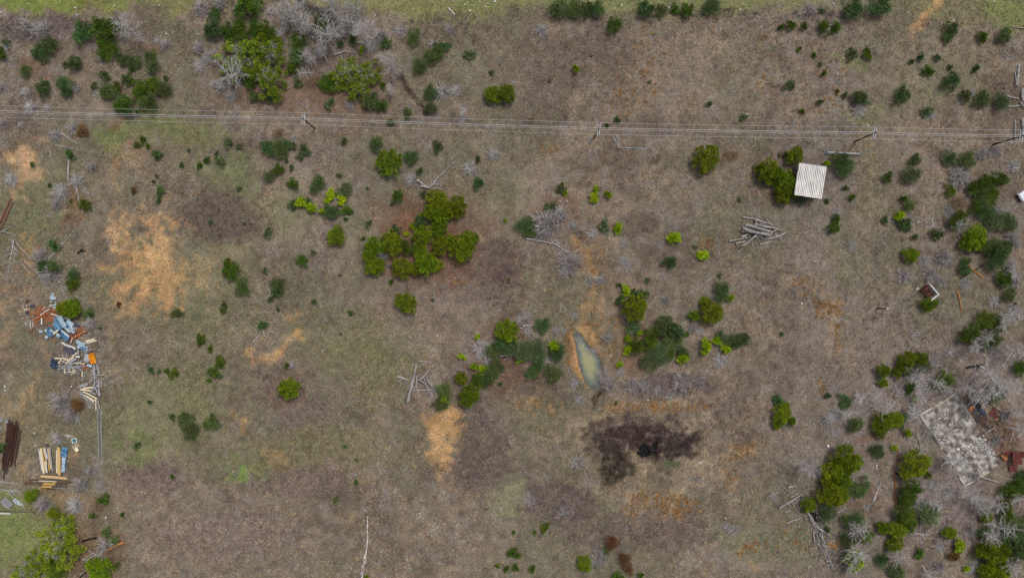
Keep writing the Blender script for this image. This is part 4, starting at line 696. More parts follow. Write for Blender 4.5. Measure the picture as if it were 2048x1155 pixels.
fallen('fallen_tree', 'long bent silver trunk', [(1052, 477), (1091, 484), (1112, 489), (1128, 501), (1150, 505), (1168, 500)], 4.4, 7, 10, 1.6)
fallen('fallen_tree', 'fallen bare sapling with fine side branches', [(1880, 457), (1860, 448), (1840, 440), (1817, 429)], 2, 8, 30, 1.8)
fallen('fallen_tree', 'fallen dead limb', [(1114, 606), (1128, 614), (1142, 626), (1156, 632)], 1.8, 9, 10, 1.3)
fallen('fallen_tree', 'fallen bare limb', [(1136, 738), (1146, 762), (1151, 785), (1154, 806)], 2, 10, 16, 1.4)
fallen('fallen_tree', 'fallen forked pale limb', [(1816, 1060), (1834, 1066), (1850, 1068), (1872, 1063), (1891, 1053)], 2.6, 11, 10, 1.4)
fallen('fallen_tree', 'fallen grey tree', [(1924, 898), (1962, 888), (1990, 879), (2024, 874)], 2.6, 12, 14, 2.2)
fallen('fallen_tree', 'fallen leaning grey tree', [(1968, 866), (1985, 856), (2010, 848)], 2.2, 13, 8, 1.8)
fallen('fallen_tree', 'fallen trunk half buried in twigs', [(126, 812), (140, 824), (152, 833), (162, 840)], 3, 14, 26, 1.8)
fallen('fallen_tree', 'fallen pale limb tangled on the juniper', [(848, 536), (864, 528), (878, 519), (891, 508)], 1.8, 15, 6, 1.0)
fallen('fallen_tree', 'fallen pale branchy tree top', [(212, 1099), (198, 1106), (184, 1112), (172, 1122)], 3, 16, 30, 1.8)
fallen('fallen_tree', 'fallen dead branch', [(620, 226), (617, 214), (608, 204), (596, 206)], 1.6, 17, 14, 1.4)
fallen('fallen_tree', 'fallen twiggy limb', [(166, 372), (172, 380), (180, 388), (186, 391)], 1.8, 18, 12, 1.2)
fallen('fallen_tree', 'fallen branch fan', [(1040, 655), (1056, 660), (1068, 672), (1078, 686)], 3, 19, 24, 1.8)
fallen('fallen_tree', 'fallen root mass', [(1045, 652), (1060, 650), (1074, 652)], 4, 20, 12, 1.2)
fallen('fallen_tree', 'fallen bare limb', [(1208, 730), (1214, 748), (1222, 768), (1228, 784)], 1.6, 21, 30, 2.2, brownm)
fallen('fallen_tree', 'fallen bare limb', [(150, 640), (165, 652), (182, 668), (192, 676)], 1.4, 22, 16, 1.6)
fallen('fallen_tree', 'fallen bare limb', [(150, 590), (165, 600), (178, 610), (188, 616)], 1.4, 23, 16, 1.6)
fallen('fallen_tree', 'fallen bare limb', [(1700, 820), (1715, 830), (1735, 846)], 1.6, 24, 10, 1.4)

# ------------------------------------------------------------------ boxes, boards, sheets
def boxmesh(name='board', ch=.0):
    v = [(x, y, z) for x in (-.5, .5) for y in (-.5, .5) for z in (-.5, .5)]
    f = [(0, 1, 3, 2), (4, 6, 7, 5), (0, 4, 5, 1), (2, 3, 7, 6), (0, 2, 6, 4), (1, 5, 7, 3)]
    me = bpy.data.meshes.new(name); me.from_pydata(v, [], f); me.update(); return me
def board_mesh(seed):
    r = random.Random(seed); v, f = [], []
    for i in range(4):
        x = -.5 + i / 3; dy = r.gauss(0, .05); dz = r.gauss(0, .1)
        for (y, z) in ((-.5, -.5), (.5, -.5), (.5, .5), (-.5, .5)): v.append((x + (r.gauss(0, .006) if i in (0, 3) else 0), y + dy, z + dz))
    for i in range(3):
        for k in range(4): f.append((i * 4 + k, i * 4 + (k + 1) % 4, i * 4 + 4 + (k + 1) % 4, i * 4 + 4 + k))
    f += [(3, 2, 1, 0), (12, 13, 14, 15)]
    me = bpy.data.meshes.new('board'); me.from_pydata(v, [], f); me.update(); return me
BOX = boxmesh(); BRD = [board_mesh(500 + i) for i in range(5)]
mk = lambda n, a, b_, **k: surf(n, lin(*a), lin(*b_), k.pop('sc', 3), k.pop('ro', .75), .2, k.pop('st', (1, 9, 9)), objrand=k.pop('rnd', .1), **k)
m_orange = mk('rust_orange_board', (150, 84, 50), (200, 126, 82), rnd=.2); m_white = mk('white_board', (176, 174, 172), (222, 218, 212)); m_grey = mk('grey_board', (126, 124, 128), (178, 178, 182))
m_cream = mk('cream_board', (206, 190, 158), (232, 220, 194)); m_pine = mk('pine_board', (190, 156, 104), (224, 196, 148)); m_gold = mk('golden_board', (176, 136, 66), (206, 168, 96)); m_dbrown = mk('dark_brown_board', (66, 46, 36), (104, 74, 58))
m_pipe = surf('rusty_dark_pipe', lin(40, 26, 24), lin(84, 54, 46), 2, .8, .2, (1, 4, 4), detail=6, objrand=.15); m_rpipe = surf('rusty_pipe', lin(78, 50, 46), lin(150, 96, 78), 1.2, .75, .3, (1, 3, 3), detail=6, objrand=.1)
m_blue = surf('blue_sheet_metal', lin(20, 64, 104), lin(104, 150, 178), 1.6, .45, .4, (1, 5, 1), detail=7, objrand=.15); m_pale = surf('pale_blue_sheet', lin(96, 134, 156), lin(200, 212, 218), 1.8, .5, .3, (1, 5, 1), detail=7, objrand=.12); m_galv = surf('galvanised_metal', lin(136, 142, 150), lin(176, 182, 188), 3, .5, .4, objrand=.08)
m_navy = surf('navy_tarpaulin', lin(24, 34, 58), lin(50, 62, 90), 3, .5, .4); m_slate = surf('dark_slate_panel', lin(70, 68, 78), lin(96, 92, 102), 3, .7, .2); m_sofa = surf('orange_upholstery', lin(186, 112, 22), lin(216, 142, 44), 4, .8, .1)
m_red = surf('dark_red_metal', lin(62, 24, 22), lin(106, 52, 44), 2.5, .6, .3, objrand=.12); m_rust = surf('bright_rust', lin(128, 78, 50), lin(168, 112, 76), 3, .8, .2); m_conc = surf('old_concrete', lin(126, 122, 116), lin(178, 172, 162), .8, .9, .1, detail=8, c2=lin(140, 136, 130), bump=.3)
m_tan = surf('tan_concrete', lin(156, 148, 134), lin(206, 198, 184), 1.2, .9, .1, detail=6); m_stone = surf('white_stone', lin(176, 174, 170), lin(224, 222, 218), 5, .8, .2, objrand=.1); m_paint = surf('white_paint', lin(204, 204, 204), lin(228, 228, 226), 3, .6, .3)
m_black = surf('black_charcoal', lin(8, 9, 11), lin(26, 30, 36), 4, .8, .3); m_glass = surf('teal_glass', lin(44, 92, 104), lin(70, 120, 130), 2, .15, .5); m_tyre = surf('black_rubber', lin(20, 20, 20), lin(34, 34, 34), 5, .9, .2)
m_pole = surf('creosoted_pole', lin(26, 22, 22), lin(52, 44, 40), 3, .9, .1, (9, 9, 1)); m_arm = surf('grey_crossarm', lin(160, 164, 168), lin(196, 200, 204), 4, .8, .2); m_wire = surf('aluminium_wire', lin(176, 180, 186), lin(206, 208, 212), 5, .4, .5); m_ins = surf('grey_porcelain', lin(120, 132, 140), lin(160, 170, 178), 5, .25, .5)

def board(x0, y0, x1, y1, w, mat, look, grp, z=0.0, th=.05, name='board', cat='board', lift=0.0, tilt=0.0):
    ax, ay = W(x0, y0, z); bx, by = W(x1, y1, z); za, zb = gz(ax, ay) + z + th * .6, gz(bx, by) + z + th * .6 + lift
    d = Vector((bx - ax, by - ay, zb - za)); i = cnt.get('brd', 0); cnt['brd'] = i + 1
    rot = d.to_track_quat('X', 'Z').to_matrix() @ Matrix.Rotation(tilt, 3, 'X')
    o = obj(name, BRD[i % 5], mat, None, ((ax + bx) / 2, (ay + by) / 2, (za + zb) / 2), rot.to_euler(), (d.length, w * S, th))
    reg(o, look, cat, (x0 + x1) / 2, (y0 + y1) / 2, grp); return o

def sheetmesh(seed, corr=0, crump=.06, nx_=14, ny_=10, fold=0.0):
    """unit sheet with thickness; ribs or crumples, real relief"""
    r = random.Random(seed); P = []
    ph = [r.random() * 6.28 for _ in range(6)]
    nx2 = max(nx_, corr * 4 + 1) if corr else nx_
    for j in range(ny_):
        for i in range(nx2):
            x, y = i / (nx2 - 1) - .5, j / (ny_ - 1) - .5
            z = crump * (math.sin(x * 9 + ph[0]) * math.sin(y * 7 + ph[1]) + .6 * math.sin(x * 17 + y * 5 + ph[2])) + (fold * abs(x))
            if corr: z += .035 * (1 if (i // 2) % 2 else 0)
            e = .02 * r.random(); P.append((x + (e if 0 < i < nx2 - 1 else 0), y + (r.gauss(0, .012) if j in (0, ny_ - 1) else 0), z))
    n0 = len(P); P += [(x, y, z - .02) for x, y, z in P]; f = []
    for j in range(ny_ - 1):
        for i in range(nx2 - 1):
            a = j * nx2 + i; f.append((a, a + 1, a + nx2 + 1, a + nx2)); f.append((n0 + a + nx2, n0 + a + nx2 + 1, n0 + a + 1, n0 + a))
    rim = [i for i in range(nx2)] + [j * nx2 + nx2 - 1 for j in range(1, ny_)] + [(ny_ - 1) * nx2 + i for i in range(nx2 - 2, -1, -1)] + [j * nx2 for j in range(ny_ - 2, 0, -1)]
    for a, b_ in zip(rim, rim[1:] + rim[:1]): f.append((b_, a, n0 + a, n0 + b_))
    me = bpy.data.meshes.new('sheet'); me.from_pydata(P, [], f); me.update(); return me
SH = [sheetmesh(600 + i) for i in range(4)]; SHR = [sheetmesh(620 + i, 6, .03) for i in range(3)]
def sheet(px, py, lx, ly, rot, mat, look, grp, z=.2, ribs=False, name='metal_sheet', cat='metal sheet', tilt=(0, 0)):
    x, y = W(px, py, z); i = cnt.get('sh', 0); cnt['sh'] = i + 1
    o = obj(name, (SHR if ribs else SH)[i % (3 if ribs else 4)], mat, None, (x, y, gz(x, y) + z), (tilt[0], tilt[1], R(-rot)), (lx * S, ly * S, max(lx, ly) * S * .5))
    reg(o, look, cat, px, py, grp); return o

# ------------------------------------------------------------------ left scrap heaps
f1 = lambda a, b_: (20 + a / 9.625, 570 + b_ / 9.625); f2 = lambda a, b_: (60 + a / 9.625, 660 + b_ / 9.625); f3 = lambda a, b_: (a / 5.773, 830 + b_ / 5.773)
def bl(f, l, mat, look, grp, th=.06, zr=.5, w0=1.0):
    for (a, b_, c, d, w) in l:
        (x0, y0), (x1, y1) = f(a, b_), f(c, d); board(x0, y0, x1, y1, w * w0, mat, look, grp, .05 + zr * pr.random(), th)
r4 = random.Random(4)
oj = [(460, 690, 760, 520, 1.4), (470, 740, 690, 590, 1.3), (440, 660, 560, 610, 1.2), (660, 650, 780, 500, 1.4), (690, 690, 880, 600, 1.3), (700, 640, 900, 590, 1.3), (780, 560, 880, 470, 1.4), (540, 830, 590, 760, 1.2), (420, 870, 440, 820, 1.5), (700, 735, 1000, 890, 1.3), (980, 880, 1130, 950, 1.2), (580, 460, 690, 390, 1.0), (700, 430, 800, 420, 1.1), (620, 690, 740, 560, 1.2), (740, 700, 890, 640, 1.2), (400, 560, 420, 620, 1.2), (440, 820, 540, 740, 1.3), (480, 650, 640, 560, 1.2), (500, 700, 560, 720, 1.3), (760, 480, 860, 470, 1.3), (820, 540, 920, 560, 1.1), (600, 600, 760, 500, 1.2), (640, 560, 700, 500, 1.1), (560, 500, 600, 420, 1.0), (340, 420, 380, 470, 1.0), (360, 480, 420, 540, 1.0), (690, 800, 710, 830, 1.0), (730, 610, 800, 640, 1.0), (690, 730, 780, 680, 1.0), (520, 640, 700, 540, 1.2)]
for _ in range(26):
    a, b_ = r4.uniform(420, 860), r4.uniform(450, 720); an_ = r4.gauss(-.6, .5); l_ = r4.uniform(80, 200); oj.append((a, b_, a + math.cos(an_) * l_, b_ + math.sin(an_) * l_, r4.uniform(.8, 1.3)))
bl(f1, oj, m_orange, 'rust-orange board', 'rust-orange boards in the scrap heap', .07, .6)
bl(f1, [(1070, 1050, 1480, 880, 1.4), (1110, 1090, 1400, 920, 1.3), (1180, 960, 1210, 840, 1.2), (1260, 930, 1480, 800, 1.5), (1290, 890, 1380, 790, 1.3), (1310, 880, 1440, 810, 1.3), (1190, 1000, 1480, 870, 1.3), (1320, 1020, 1340, 960, 1.2), (1100, 1040, 1200, 940, 1.3), (1230, 1000, 1460, 890, 1.2), (1300, 960, 1370, 900, 1.2), (1150, 1060, 1300, 970, 1.2)], m_orange, 'rust-orange board', 'rust-orange boards in the scrap heap', .07, .5)
bl(f1, [(590, 575, 775, 450, 1.4), (620, 490, 690, 410, 1.5), (800, 550, 970, 600, 1.5), (620, 630, 625, 750, 2.2), (400, 700, 412, 820, 1.6), (445, 720, 455, 800, 1.2), (1245, 790, 1245, 930, 1.5), (1165, 1110, 1200, 1010, 1.4), (280, 490, 330, 450, 1.4), (600, 520, 640, 470, 1), (1270, 850, 1300, 820, 1.2)], m_white, 'whitish board', 'pale boards in the scrap heap', .06, .9)
for (a, b_, lx, ly, ro, m, z) in [(945, 720, 26, 13, 56, m_blue, .5), (1000, 700, 24, 9, 58, m_pale, .6), (900, 800, 20, 9, 52, m_blue, .6), (760, 940, 14, 9, 35, m_blue, .5), (1040, 980, 22, 12, 40, m_blue, .5), (1130, 800, 22, 14, 45, m_blue, .4), (1160, 730, 16, 8, 35, m_pale, .6), (1100, 850, 20, 4, 38, m_pale, .8), (1060, 930, 20, 3.4, 38, m_pale, .9), (1180, 870, 14, 6, 50, m_galv, .7), (760, 840, 10, 7, 30, m_blue, .4), (1110, 630, 12, 7, 20, m_galv, .3), (1290, 760, 10, 6, 20, m_slate, .3), (820, 890, 12, 5, 30, m_pale, .7), (700, 1000, 6, 5, 50, m_pale, .6), (920, 960, 8, 5, 40, m_pale, .8), (600, 890, 7, 6, 10, m_pale, .2), (690, 870, 6, 6, 30, m_pale, .3), (930, 980, 8, 6, 35, m_blue, .6), (1180, 800, 14, 3, 48, m_pale, .9), (880, 900, 14, 3, -40, m_cream, 1.0), (1000, 640, 10, 6, 60, m_pale, .6), (340, 520, 6, 5, 10, m_navy, .3), (820, 240, 9, 9, 15, m_pale, .2), (830, 170, 5, 4, 30, m_pale, .2), (880, 250, 5, 4, 60, m_galv, .2), (800, 400, 7, 6, 20, m_galv, .2), (880, 380, 6, 4, -20, m_pale, .3), (900, 440, 7, 4, 30, m_pale, .2), (430, 390, 12, 4, -18, m_slate, .3), (340, 310, 8, 5, -50, m_dbrown, .3)]:
    px, py = f1(a, b_); look = {m_blue: 'blue metal sheet', m_pale: 'pale blue sheet piece', m_galv: 'silvery metal sheet', m_slate: 'dark slate sheet', m_cream: 'cream flat sheet', m_navy: 'navy blue sheet', m_dbrown: 'dark brown sheet'}[m]
    sheet(px, py, lx, ly, ro, m, look, 'sheets in the scrap heap', z + .25 * r4.random(), ribs=lx > 15, tilt=(r4.gauss(0, .12), r4.gauss(0, .12)))
# second heap
sx, sy = f2(760, 390); sheet(sx, sy, 28, 13, 20, m_slate, 'dark slate panel', 'sheets in the scrap heap', .5, tilt=(.15, 0)); sx, sy = f2(740, 300); sheet(sx, sy, 30, 4.5, 22, m_white, 'long whitish sheet', 'sheets in the scrap heap', .9, tilt=(.2, 0))
for (a, b_, lx, ly, ro, m, z) in [(970, 250, 18, 7, 22, m_pale, .6), (1010, 330, 20, 8, 18, m_pale, .7), (1020, 340, 12, 4, 20, m_blue, .9), (1090, 540, 10, 17, 15, m_galv, .5), (1140, 680, 10, 5, 12, m_pale, .6), (470, 610, 15, 9, 35, m_navy, .25), (460, 690, 15, 8, 30, m_navy, .3), (820, 580, 14, 4, -28, m_galv, .8), (760, 700, 10, 6, 20, m_galv, .4), (920, 510, 7, 4, 0, m_white, .8)]:
    px, py = f2(a, b_); look = {m_blue: 'blue metal sheet', m_pale: 'pale blue sheet piece', m_galv: 'silvery metal sheet', m_navy: 'navy blue sheet', m_white: 'whitish sheet'}[m]
    sheet(px, py, lx, ly, ro, m, look, 'sheets in the scrap heap', z, ribs=False, tilt=(r4.gauss(0, .1), r4.gauss(0, .1)))
bl(f2, [(1065, 215, 1240, 165, 3.6), (1075, 245, 1275, 195, 3.4)], m_cream, 'broad cream plank', 'cream planks in the scrap heap', .08, .2)
bl(f2, [(695, 635, 905, 425, 2.2), (480, 540, 690, 545, 2.4), (550, 640, 640, 510, 2.2), (640, 530, 740, 580, 2.0), (680, 630, 860, 640, 2), (665, 700, 670, 825, 2.4), (1005, 890, 1012, 795, 1.8), (880, 630, 1060, 640, 1.8), (730, 800, 860, 800, 2.2), (810, 760, 860, 780, 2.2), (740, 760, 830, 720, 1.8), (620, 600, 730, 550, 1.6), (800, 470, 880, 500, 1.6), (760, 560, 840, 530, 1.4), (880, 820, 780, 850, 1.4)], m_cream, 'cream board', 'cream boards in the scrap heap', .07, .9)
gj = [(530, 700, 680, 600, 1.3), (540, 810, 640, 680, 1.2), (690, 690, 900, 610, 1.4), (900, 660, 1050, 740, 1.6), (930, 700, 1080, 690, 1.3), (700, 500, 860, 620, 1.3), (540, 480, 660, 490, 1.0), (920, 370, 935, 500, 1.6), (1000, 460, 1100, 370, 1.0), (1050, 430, 1180, 350, .9), (980, 980, 1100, 770, 1.2), (1100, 400, 1260, 350, .8), (900, 720, 950, 780, 1.4)]
for _ in range(34):
    a, b_ = r4.uniform(530, 1060), r4.uniform(540, 770); an_ = r4.uniform(-1.4, 1.0); l_ = r4.uniform(60, 170); gj.append((a, b_, a + math.cos(an_) * l_, b_ + math.sin(an_) * l_, r4.uniform(.8, 1.5)))
for _ in range(14):
    a, b_ = r4.uniform(930, 1080), r4.uniform(380, 500); an_ = r4.uniform(-1.6, .4); l_ = r4.uniform(60, 150); gj.append((a, b_, a + math.cos(an_) * l_, b_ + math.sin(an_) * l_, r4.uniform(.6, 1.1)))
bl(f2, gj, m_grey, 'grey board', 'grey boards in the scrap heap', .06, .7)
for _ in range(9):
    a, b_ = r4.uniform(960, 1160), r4.uniform(640, 750); an_ = r4.uniform(-.6, .4); l_ = r4.uniform(60, 120); x0, y0 = f2(a, b_); x1, y1 = f2(a + math.cos(an_) * l_, b_ + math.sin(an_) * l_); board(x0, y0, x1, y1, 1.1, m_orange, 'rust-orange board', 'rust-orange boards in the scrap heap', .3 + .4 * r4.random(), .06)
# third heap, grey and white planks further down the edge
hj = [(1190, 760, 1240, 860, 3), (1230, 660, 1250, 780, 2.4), (1290, 660, 1300, 760, 2.2), (1310, 700, 1330, 840, 2.4), (1170, 855, 1420, 860, 1.2), (1120, 1020, 1230, 880, 1.6), (1240, 880, 1250, 1060, 2), (1370, 920, 1385, 1090, 2), (1270, 1020, 1330, 930, 1.8), (1320, 960, 1340, 1110, 2.6), (1300, 1040, 1330, 1100, 3), (1350, 870, 1420, 840, 1.4), (950, 1080, 1110, 1015, 2.6), (960, 1110, 1120, 1040, 2), (1260, 580, 1270, 660, 1.6), (1210, 680, 1215, 740, 2)]
bl(f2, hj, m_grey, 'grey plank', 'grey planks along the scrap line', .08, .5)
f9 = lambda a, b_: (a / 3.85, 560 + b_ / 3.85)
bl(f9, [(640, 830, 720, 825, 3.4), (645, 880, 735, 925, 2.4), (640, 855, 750, 910, 2.2), (660, 890, 725, 935, 2), (740, 905, 742, 1000, 1.6), (620, 840, 700, 850, 3)], m_cream, 'cream plank', 'cream planks along the scrap line', .08, .6)
bl(f9, [(600, 820, 680, 795, 2), (610, 850, 660, 900, 1.6), (690, 870, 760, 800, 2), (720, 800, 770, 890, 2.6), (760, 830, 775, 890, 2.6), (640, 900, 740, 960, 1.4), (660, 920, 700, 985, 1.2), (680, 920, 720, 990, 1.2), (700, 860, 740, 880, 2), (620, 870, 690, 930, 1.2), (700, 790, 730, 720, 1.6), (715, 660, 745, 760, 2), (755, 920, 770, 985, 1.6), (600, 860, 640, 890, 1.4)], m_grey, 'grey plank', 'grey planks along the scrap line', .07, .5)
# small rubble bits in the heap
for i in range(46):
    a, b_ = (r4.gauss(330, 70), r4.gauss(470, 90)) if i < 26 else (r4.gauss(840, 60), r4.gauss(390, 40)) if i < 38 else (r4.uniform(260, 380), r4.uniform(630, 780))
    px, py = f1(a, b_); sheet(px, py, r4.uniform(1.5, 4), r4.uniform(1, 2.6), r4.uniform(0, 180), r4.choice([m_white, m_pale, m_orange, m_dbrown, m_galv, m_cream]), 'small scrap fragment', 'small fragments strewn in the scrap heap', .1 + .2 * r4.random(), name='scrap_fragment', cat='scrap', tilt=(r4.gauss(0, .3), r4.gauss(0, .3)))
# the orange sofa
def bevbox(name, lx, ly, lz, bev, seg=3):
    me = bpy.data.meshes.new(name); import bmesh; bm = bmesh.new(); bmesh.ops.create_cube(bm, size=1)
    bmesh.ops.scale(bm, vec=(lx, ly, lz), verts=bm.verts); bmesh.ops.bevel(bm, geom=bm.edges[:], offset=bev, segments=seg, profile=.6, affect='EDGES'); bm.to_mesh(me); bm.free(); return me
px, py = f2(1195, 545); x, y = W(px, py, .5); sofa = empty('sofa', (x, y, gz(x, y)), R(105))
obj('seat', bevbox('seat', 1.9, .75, .32, .08), m_sofa, sofa, (0, -.1, .3)); obj('backrest', bevbox('backrest', 1.9, .26, .6, .09), m_sofa, sofa, (0, .36, .5), (R(-12), 0, 0))
for s in (-1, 1): obj('armrest', bevbox('armrest', .24, .85, .5, .08), m_sofa, sofa, (s * .98, 0, .4))
tag(sofa, 'orange upholstered sofa dumped at the edge of the scrap heap', 'sofa')
# pipes
cyl = log_mesh(450, 10, 3, 0.0, 0.0)
def pipe(x0, y0, x1, y1, w, mat, look, grp, z=0.0, name='pipe', cat='pipe'):
    ax, ay = W(x0, y0); bx, by = W(x1, y1); r_ = w * S * .5; za, zb = gz(ax, ay) + r_ + z, gz(bx, by) + r_ + z; d = Vector((bx - ax, by - ay, zb - za))
    o = obj(name, cyl, mat, None, ((ax + bx) / 2, (ay + by) / 2, (za + zb) / 2), d.to_track_quat('X', 'Z').to_euler(), (d.length, r_, r_)); reg(o, look, cat, (x0 + x1) / 2, (y0 + y1) / 2, grp); return o
for (a, b_, c, d, w) in [(24, 396, 0, 447, 2.6), (21, 402, -6, 462, 2.8), (27, 405, 5, 455, 2.4), (20, 420, 2, 461, 2.0)]: pipe(a, b_, c, d, w, m_rpipe, 'long rusty pipe', 'rusty pipes at the left edge', .05 * w)
for i in range(26):
    t = i / 25; x0 = 18 + 24 * t + r4.gauss(0, 1); y0 = 846 + 10 * t + r4.gauss(0, 5); x1 = 4 + 24 * t + r4.gauss(0, 1.2); y1 = 926 + r4.gauss(0, 10) + (12 if .25 < t < .6 else -4)
    pipe(x0, y0, x1, y1, 1.5 + .5 * r4.random(), m_pipe, 'dark rusty pipe', 'dark rusty pipes stacked at the left edge', .35 * math.sin(math.pi * t) + .1 * r4.random())
# lumber stacks
for (a, b_, c, d, w, m, z) in [(452, 400, 490, 640, 2.2, m_white, .35), (468, 380, 512, 670, 2.4, m_cream, .5), (482, 375, 528, 640, 2, m_pine, .55), (500, 375, 540, 560, 2, m_pine, .6), (515, 375, 548, 500, 2.2, m_white, .65), (522, 530, 545, 660, 2.6, m_white, .65), (548, 380, 570, 600, 1.6, m_grey, .5), (560, 380, 590, 620, 1.8, m_pine, .55), (575, 370, 605, 640, 2, m_grey, .45), (490, 420, 520, 660, 2, m_pine, .3), (555, 560, 575, 640, 1.8, m_gold, .6), (530, 400, 575, 630, 1.8, m_dbrown, .25), (475, 420, 500, 650, 2, m_white, .2)]:
    (x0, y0), (x1, y1) = f3(a, b_), f3(c, d); look = {m_white: 'white', m_cream: 'cream', m_pine: 'pine', m_grey: 'grey', m_gold: 'golden', m_dbrown: 'dark brown'}[m] + ' board of left stack'
    board(x0, y0, x1, y1, w, m, look, 'boards of the left lumber stack', z, .09)
for (a, b_, c, d, w, m, z) in [(655, 400, 655, 665, 1.8, m_cream, .3), (668, 370, 668, 670, 1.8, m_pine, .5), (682, 365, 684, 690, 1.8, m_pine, .6), (693, 380, 697, 690, 1.8, m_gold, .5), (703, 400, 702, 680, 1.4, m_pine, .3), (676, 380, 676, 680, 1.6, m_pine, .2)]:
    (x0, y0), (x1, y1) = f3(a, b_), f3(c, d); look = {m_cream: 'cream', m_pine: 'pine', m_gold: 'golden'}[m] + ' board of narrow stack'
    board(x0, y0, x1, y1, w, m, look, 'boards of the narrow lumber stack', z, .09)
for (a, b_, c, d, w, m, z) in [(465, 705, 780, 735, 2.4, m_pine, .4), (470, 695, 770, 715, 1.8, m_pine, .3), (445, 755, 655, 765, 1.6, m_cream, .35), (480, 825, 600, 820, 3.4, m_gold, .35), (500, 790, 640, 790, 4, m_gold, .2), (280, 770, 600, 790, 2, m_dbrown, .1), (330, 745, 560, 745, 2, m_dbrown, .1), (560, 775, 820, 775, 1.8, m_dbrown, .1), (540, 850, 730, 855, 2, m_dbrown, .05), (610, 820, 770, 820, 3.4, m_slate, .15), (480, 840, 640, 855, 1.6, m_dbrown, .1), (600, 745, 690, 745, 1.6, m_slate, .2), (270, 790, 480, 805, 1.6, m_dbrown, .05), (650, 800, 780, 790, 2, m_dbrown, .08)]:
    (x0, y0), (x1, y1) = f3(a, b_), f3(c, d); look = {m_pine: 'pine', m_cream: 'cream', m_gold: 'golden', m_dbrown: 'dark brown', m_slate: 'slate grey'}[m] + ' board lying crosswise'
    board(x0, y0, x1, y1, w, m, look, 'boards lying crosswise below the stacks', z, .07)
# blue tarpaulins over the narrow stack's neighbour
px, py = f3(742, 425); sheet(px, py, 12, 20, 8, m_blue, 'crumpled dark blue tarpaulin', 'tarpaulins by the lumber', .45, name='tarpaulin', cat='tarpaulin', tilt=(0, .1)); px, py = f3(728, 570); sheet(px, py, 7, 30, 3, m_pale, 'pale blue wrapped bundle', 'tarpaulins by the lumber', .5, name='tarpaulin', cat='tarpaulin'); px, py = f3(745, 560); sheet(px, py, 3, 22, 3, m_blue, 'narrow blue tarpaulin strip', 'tarpaulins by the lumber', .4, name='tarpaulin', cat='tarpaulin')
for (a, b_, w) in [(545, 345, 6), (625, 500, 3), (625, 560, 3)]:
    px, py = f3(a, b_); sheet(px, py, w, w * .7, 10, m_navy, 'small dark tarpaulin bundle', 'tarpaulins by the lumber', .2, name='tarpaulin', cat='tarpaulin')
px, py = f3(865, 288); x, y = W(px, py); sash = empty('window_sash', (x, y, gz(x, y) + .15), R(12))
for (lx, ly, ox, oy) in ((1.0, .12, 0, .44), (1.0, .12, 0, -.44), (.12, .76, .44, 0), (.12, .76, -.44, 0)): obj('frame', bevbox('frame', lx, ly, .07, .012, 1), m_paint, sash, (ox, oy, 0))
obj('pane', BOX, m_glass, sash, (0, 0, -.01), None, (.76, .76, .02)); tag(sash, 'white framed window sash with teal glass lying on the ground', 'window')
px, py = f3(895, 362); x, y = W(px, py); ch = empty('chair', (x, y, gz(x, y) + .3), R(40)); ch.rotation_euler = (R(90), 0, R(35))
obj('seat', bevbox('seat', .7, .7, .07, .02, 1), m_cream, ch, (0, 0, .1)); obj('backrest', bevbox('backrest', .7, .08, .8, .02, 1), m_cream, ch, (0, .35, .5))
for sx_ in (-1, 1):
    for sy_ in (-1, 1): obj('leg', BOX, m_cream, ch, (sx_ * .3, sy_ * .3, -.25), None, (.09, .09, .7))
tag(ch, 'cream chair toppled over beside the window sash', 'chair')
for (a, b_, c, d, w) in [(755, 220, 850, 240, 1), (765, 235, 840, 235, 1), (760, 245, 820, 250, 1)]:
    (x0, y0), (x1, y1) = f3(a, b_), f3(c, d); board(x0, y0, x1, y1, w, m_white, 'thin white slat above the window sash', 'thin white slats', .05, .04)
m_slate2 = surf('dull_walkway_slats', lin(88, 84, 80), lin(128, 122, 116), 4, .8, .2)
# grey metal walkway sections along the edge
for (xa, ya, xb, yb) in [(200.5, 816, 200.5, 866), (201.5, 866, 202.5, 916)]:
    ax, ay = W(xa, ya); bx, by = W(xb, yb); d = Vector((bx - ax, by - ay, 0)); ww = empty('metal_walkway', ((ax + bx) / 2, (ay + by) / 2, gz((ax + bx) / 2, (ay + by) / 2) + .12), math.atan2(d.y, d.x)); ln = d.length
    for s in (-1, 1): obj('rail', BOX, m_galv, ww, (0, s * .34, .06), None, (ln, .06, .14))
    for i in range(12): obj('deck_slat', BOX, m_slate2, ww, (-ln / 2 + (i + .5) * ln / 12, 0, .02), None, (ln / 12 - .06, .62, .04))
    tag(ww, ('upper' if ya < 850 else 'lower') + ' section of grey slatted metal walkway lying along the scrap line', 'walkway')
# things at the bottom left edge
pipe(-4, 961.5, 39, 967.5, 1.4, m_galv, 'long pale metal pipe', 'pale pipes at the left edge'); pipe(-4, 977.5, 41, 983.5, 1.4, m_galv, 'long pale metal pipe', 'pale pipes at the left edge')
board(-3, 1026, 21, 1026.5, 2.6, m_white, 'whitish plank at the left edge below the dark pole', 'planks at the left edge', .05, .08)
px, py = f3(98, 1005); x, y = W(px, py); pal = empty('wooden_pallet', (x, y, gz(x, y) + .35), R(-48)); pal.rotation_euler = (.25, .1, R(-48))
for i in range(7): obj('slat', BOX, m_grey, pal, (-.9 + i * .3, 0, .08), None, (.22, 1.5, .05))
for i in (-1, 0, 1): obj('bearer', BOX, m_grey, pal, (0, i * .65, 0), None, (2.1, .12, .1))
tag(pal, 'tilted grey wooden pallet near the left edge', 'pallet')
bl(f3, [(90, 860, 150, 950, 1.4), (120, 830, 165, 930, 1.2), (170, 840, 235, 888, 1.0), (10, 1000, 80, 1060, 1.2), (20, 1030, 90, 1070, 1)], m_grey, 'thin grey plank', 'thin planks by the pallet', .05, .3)
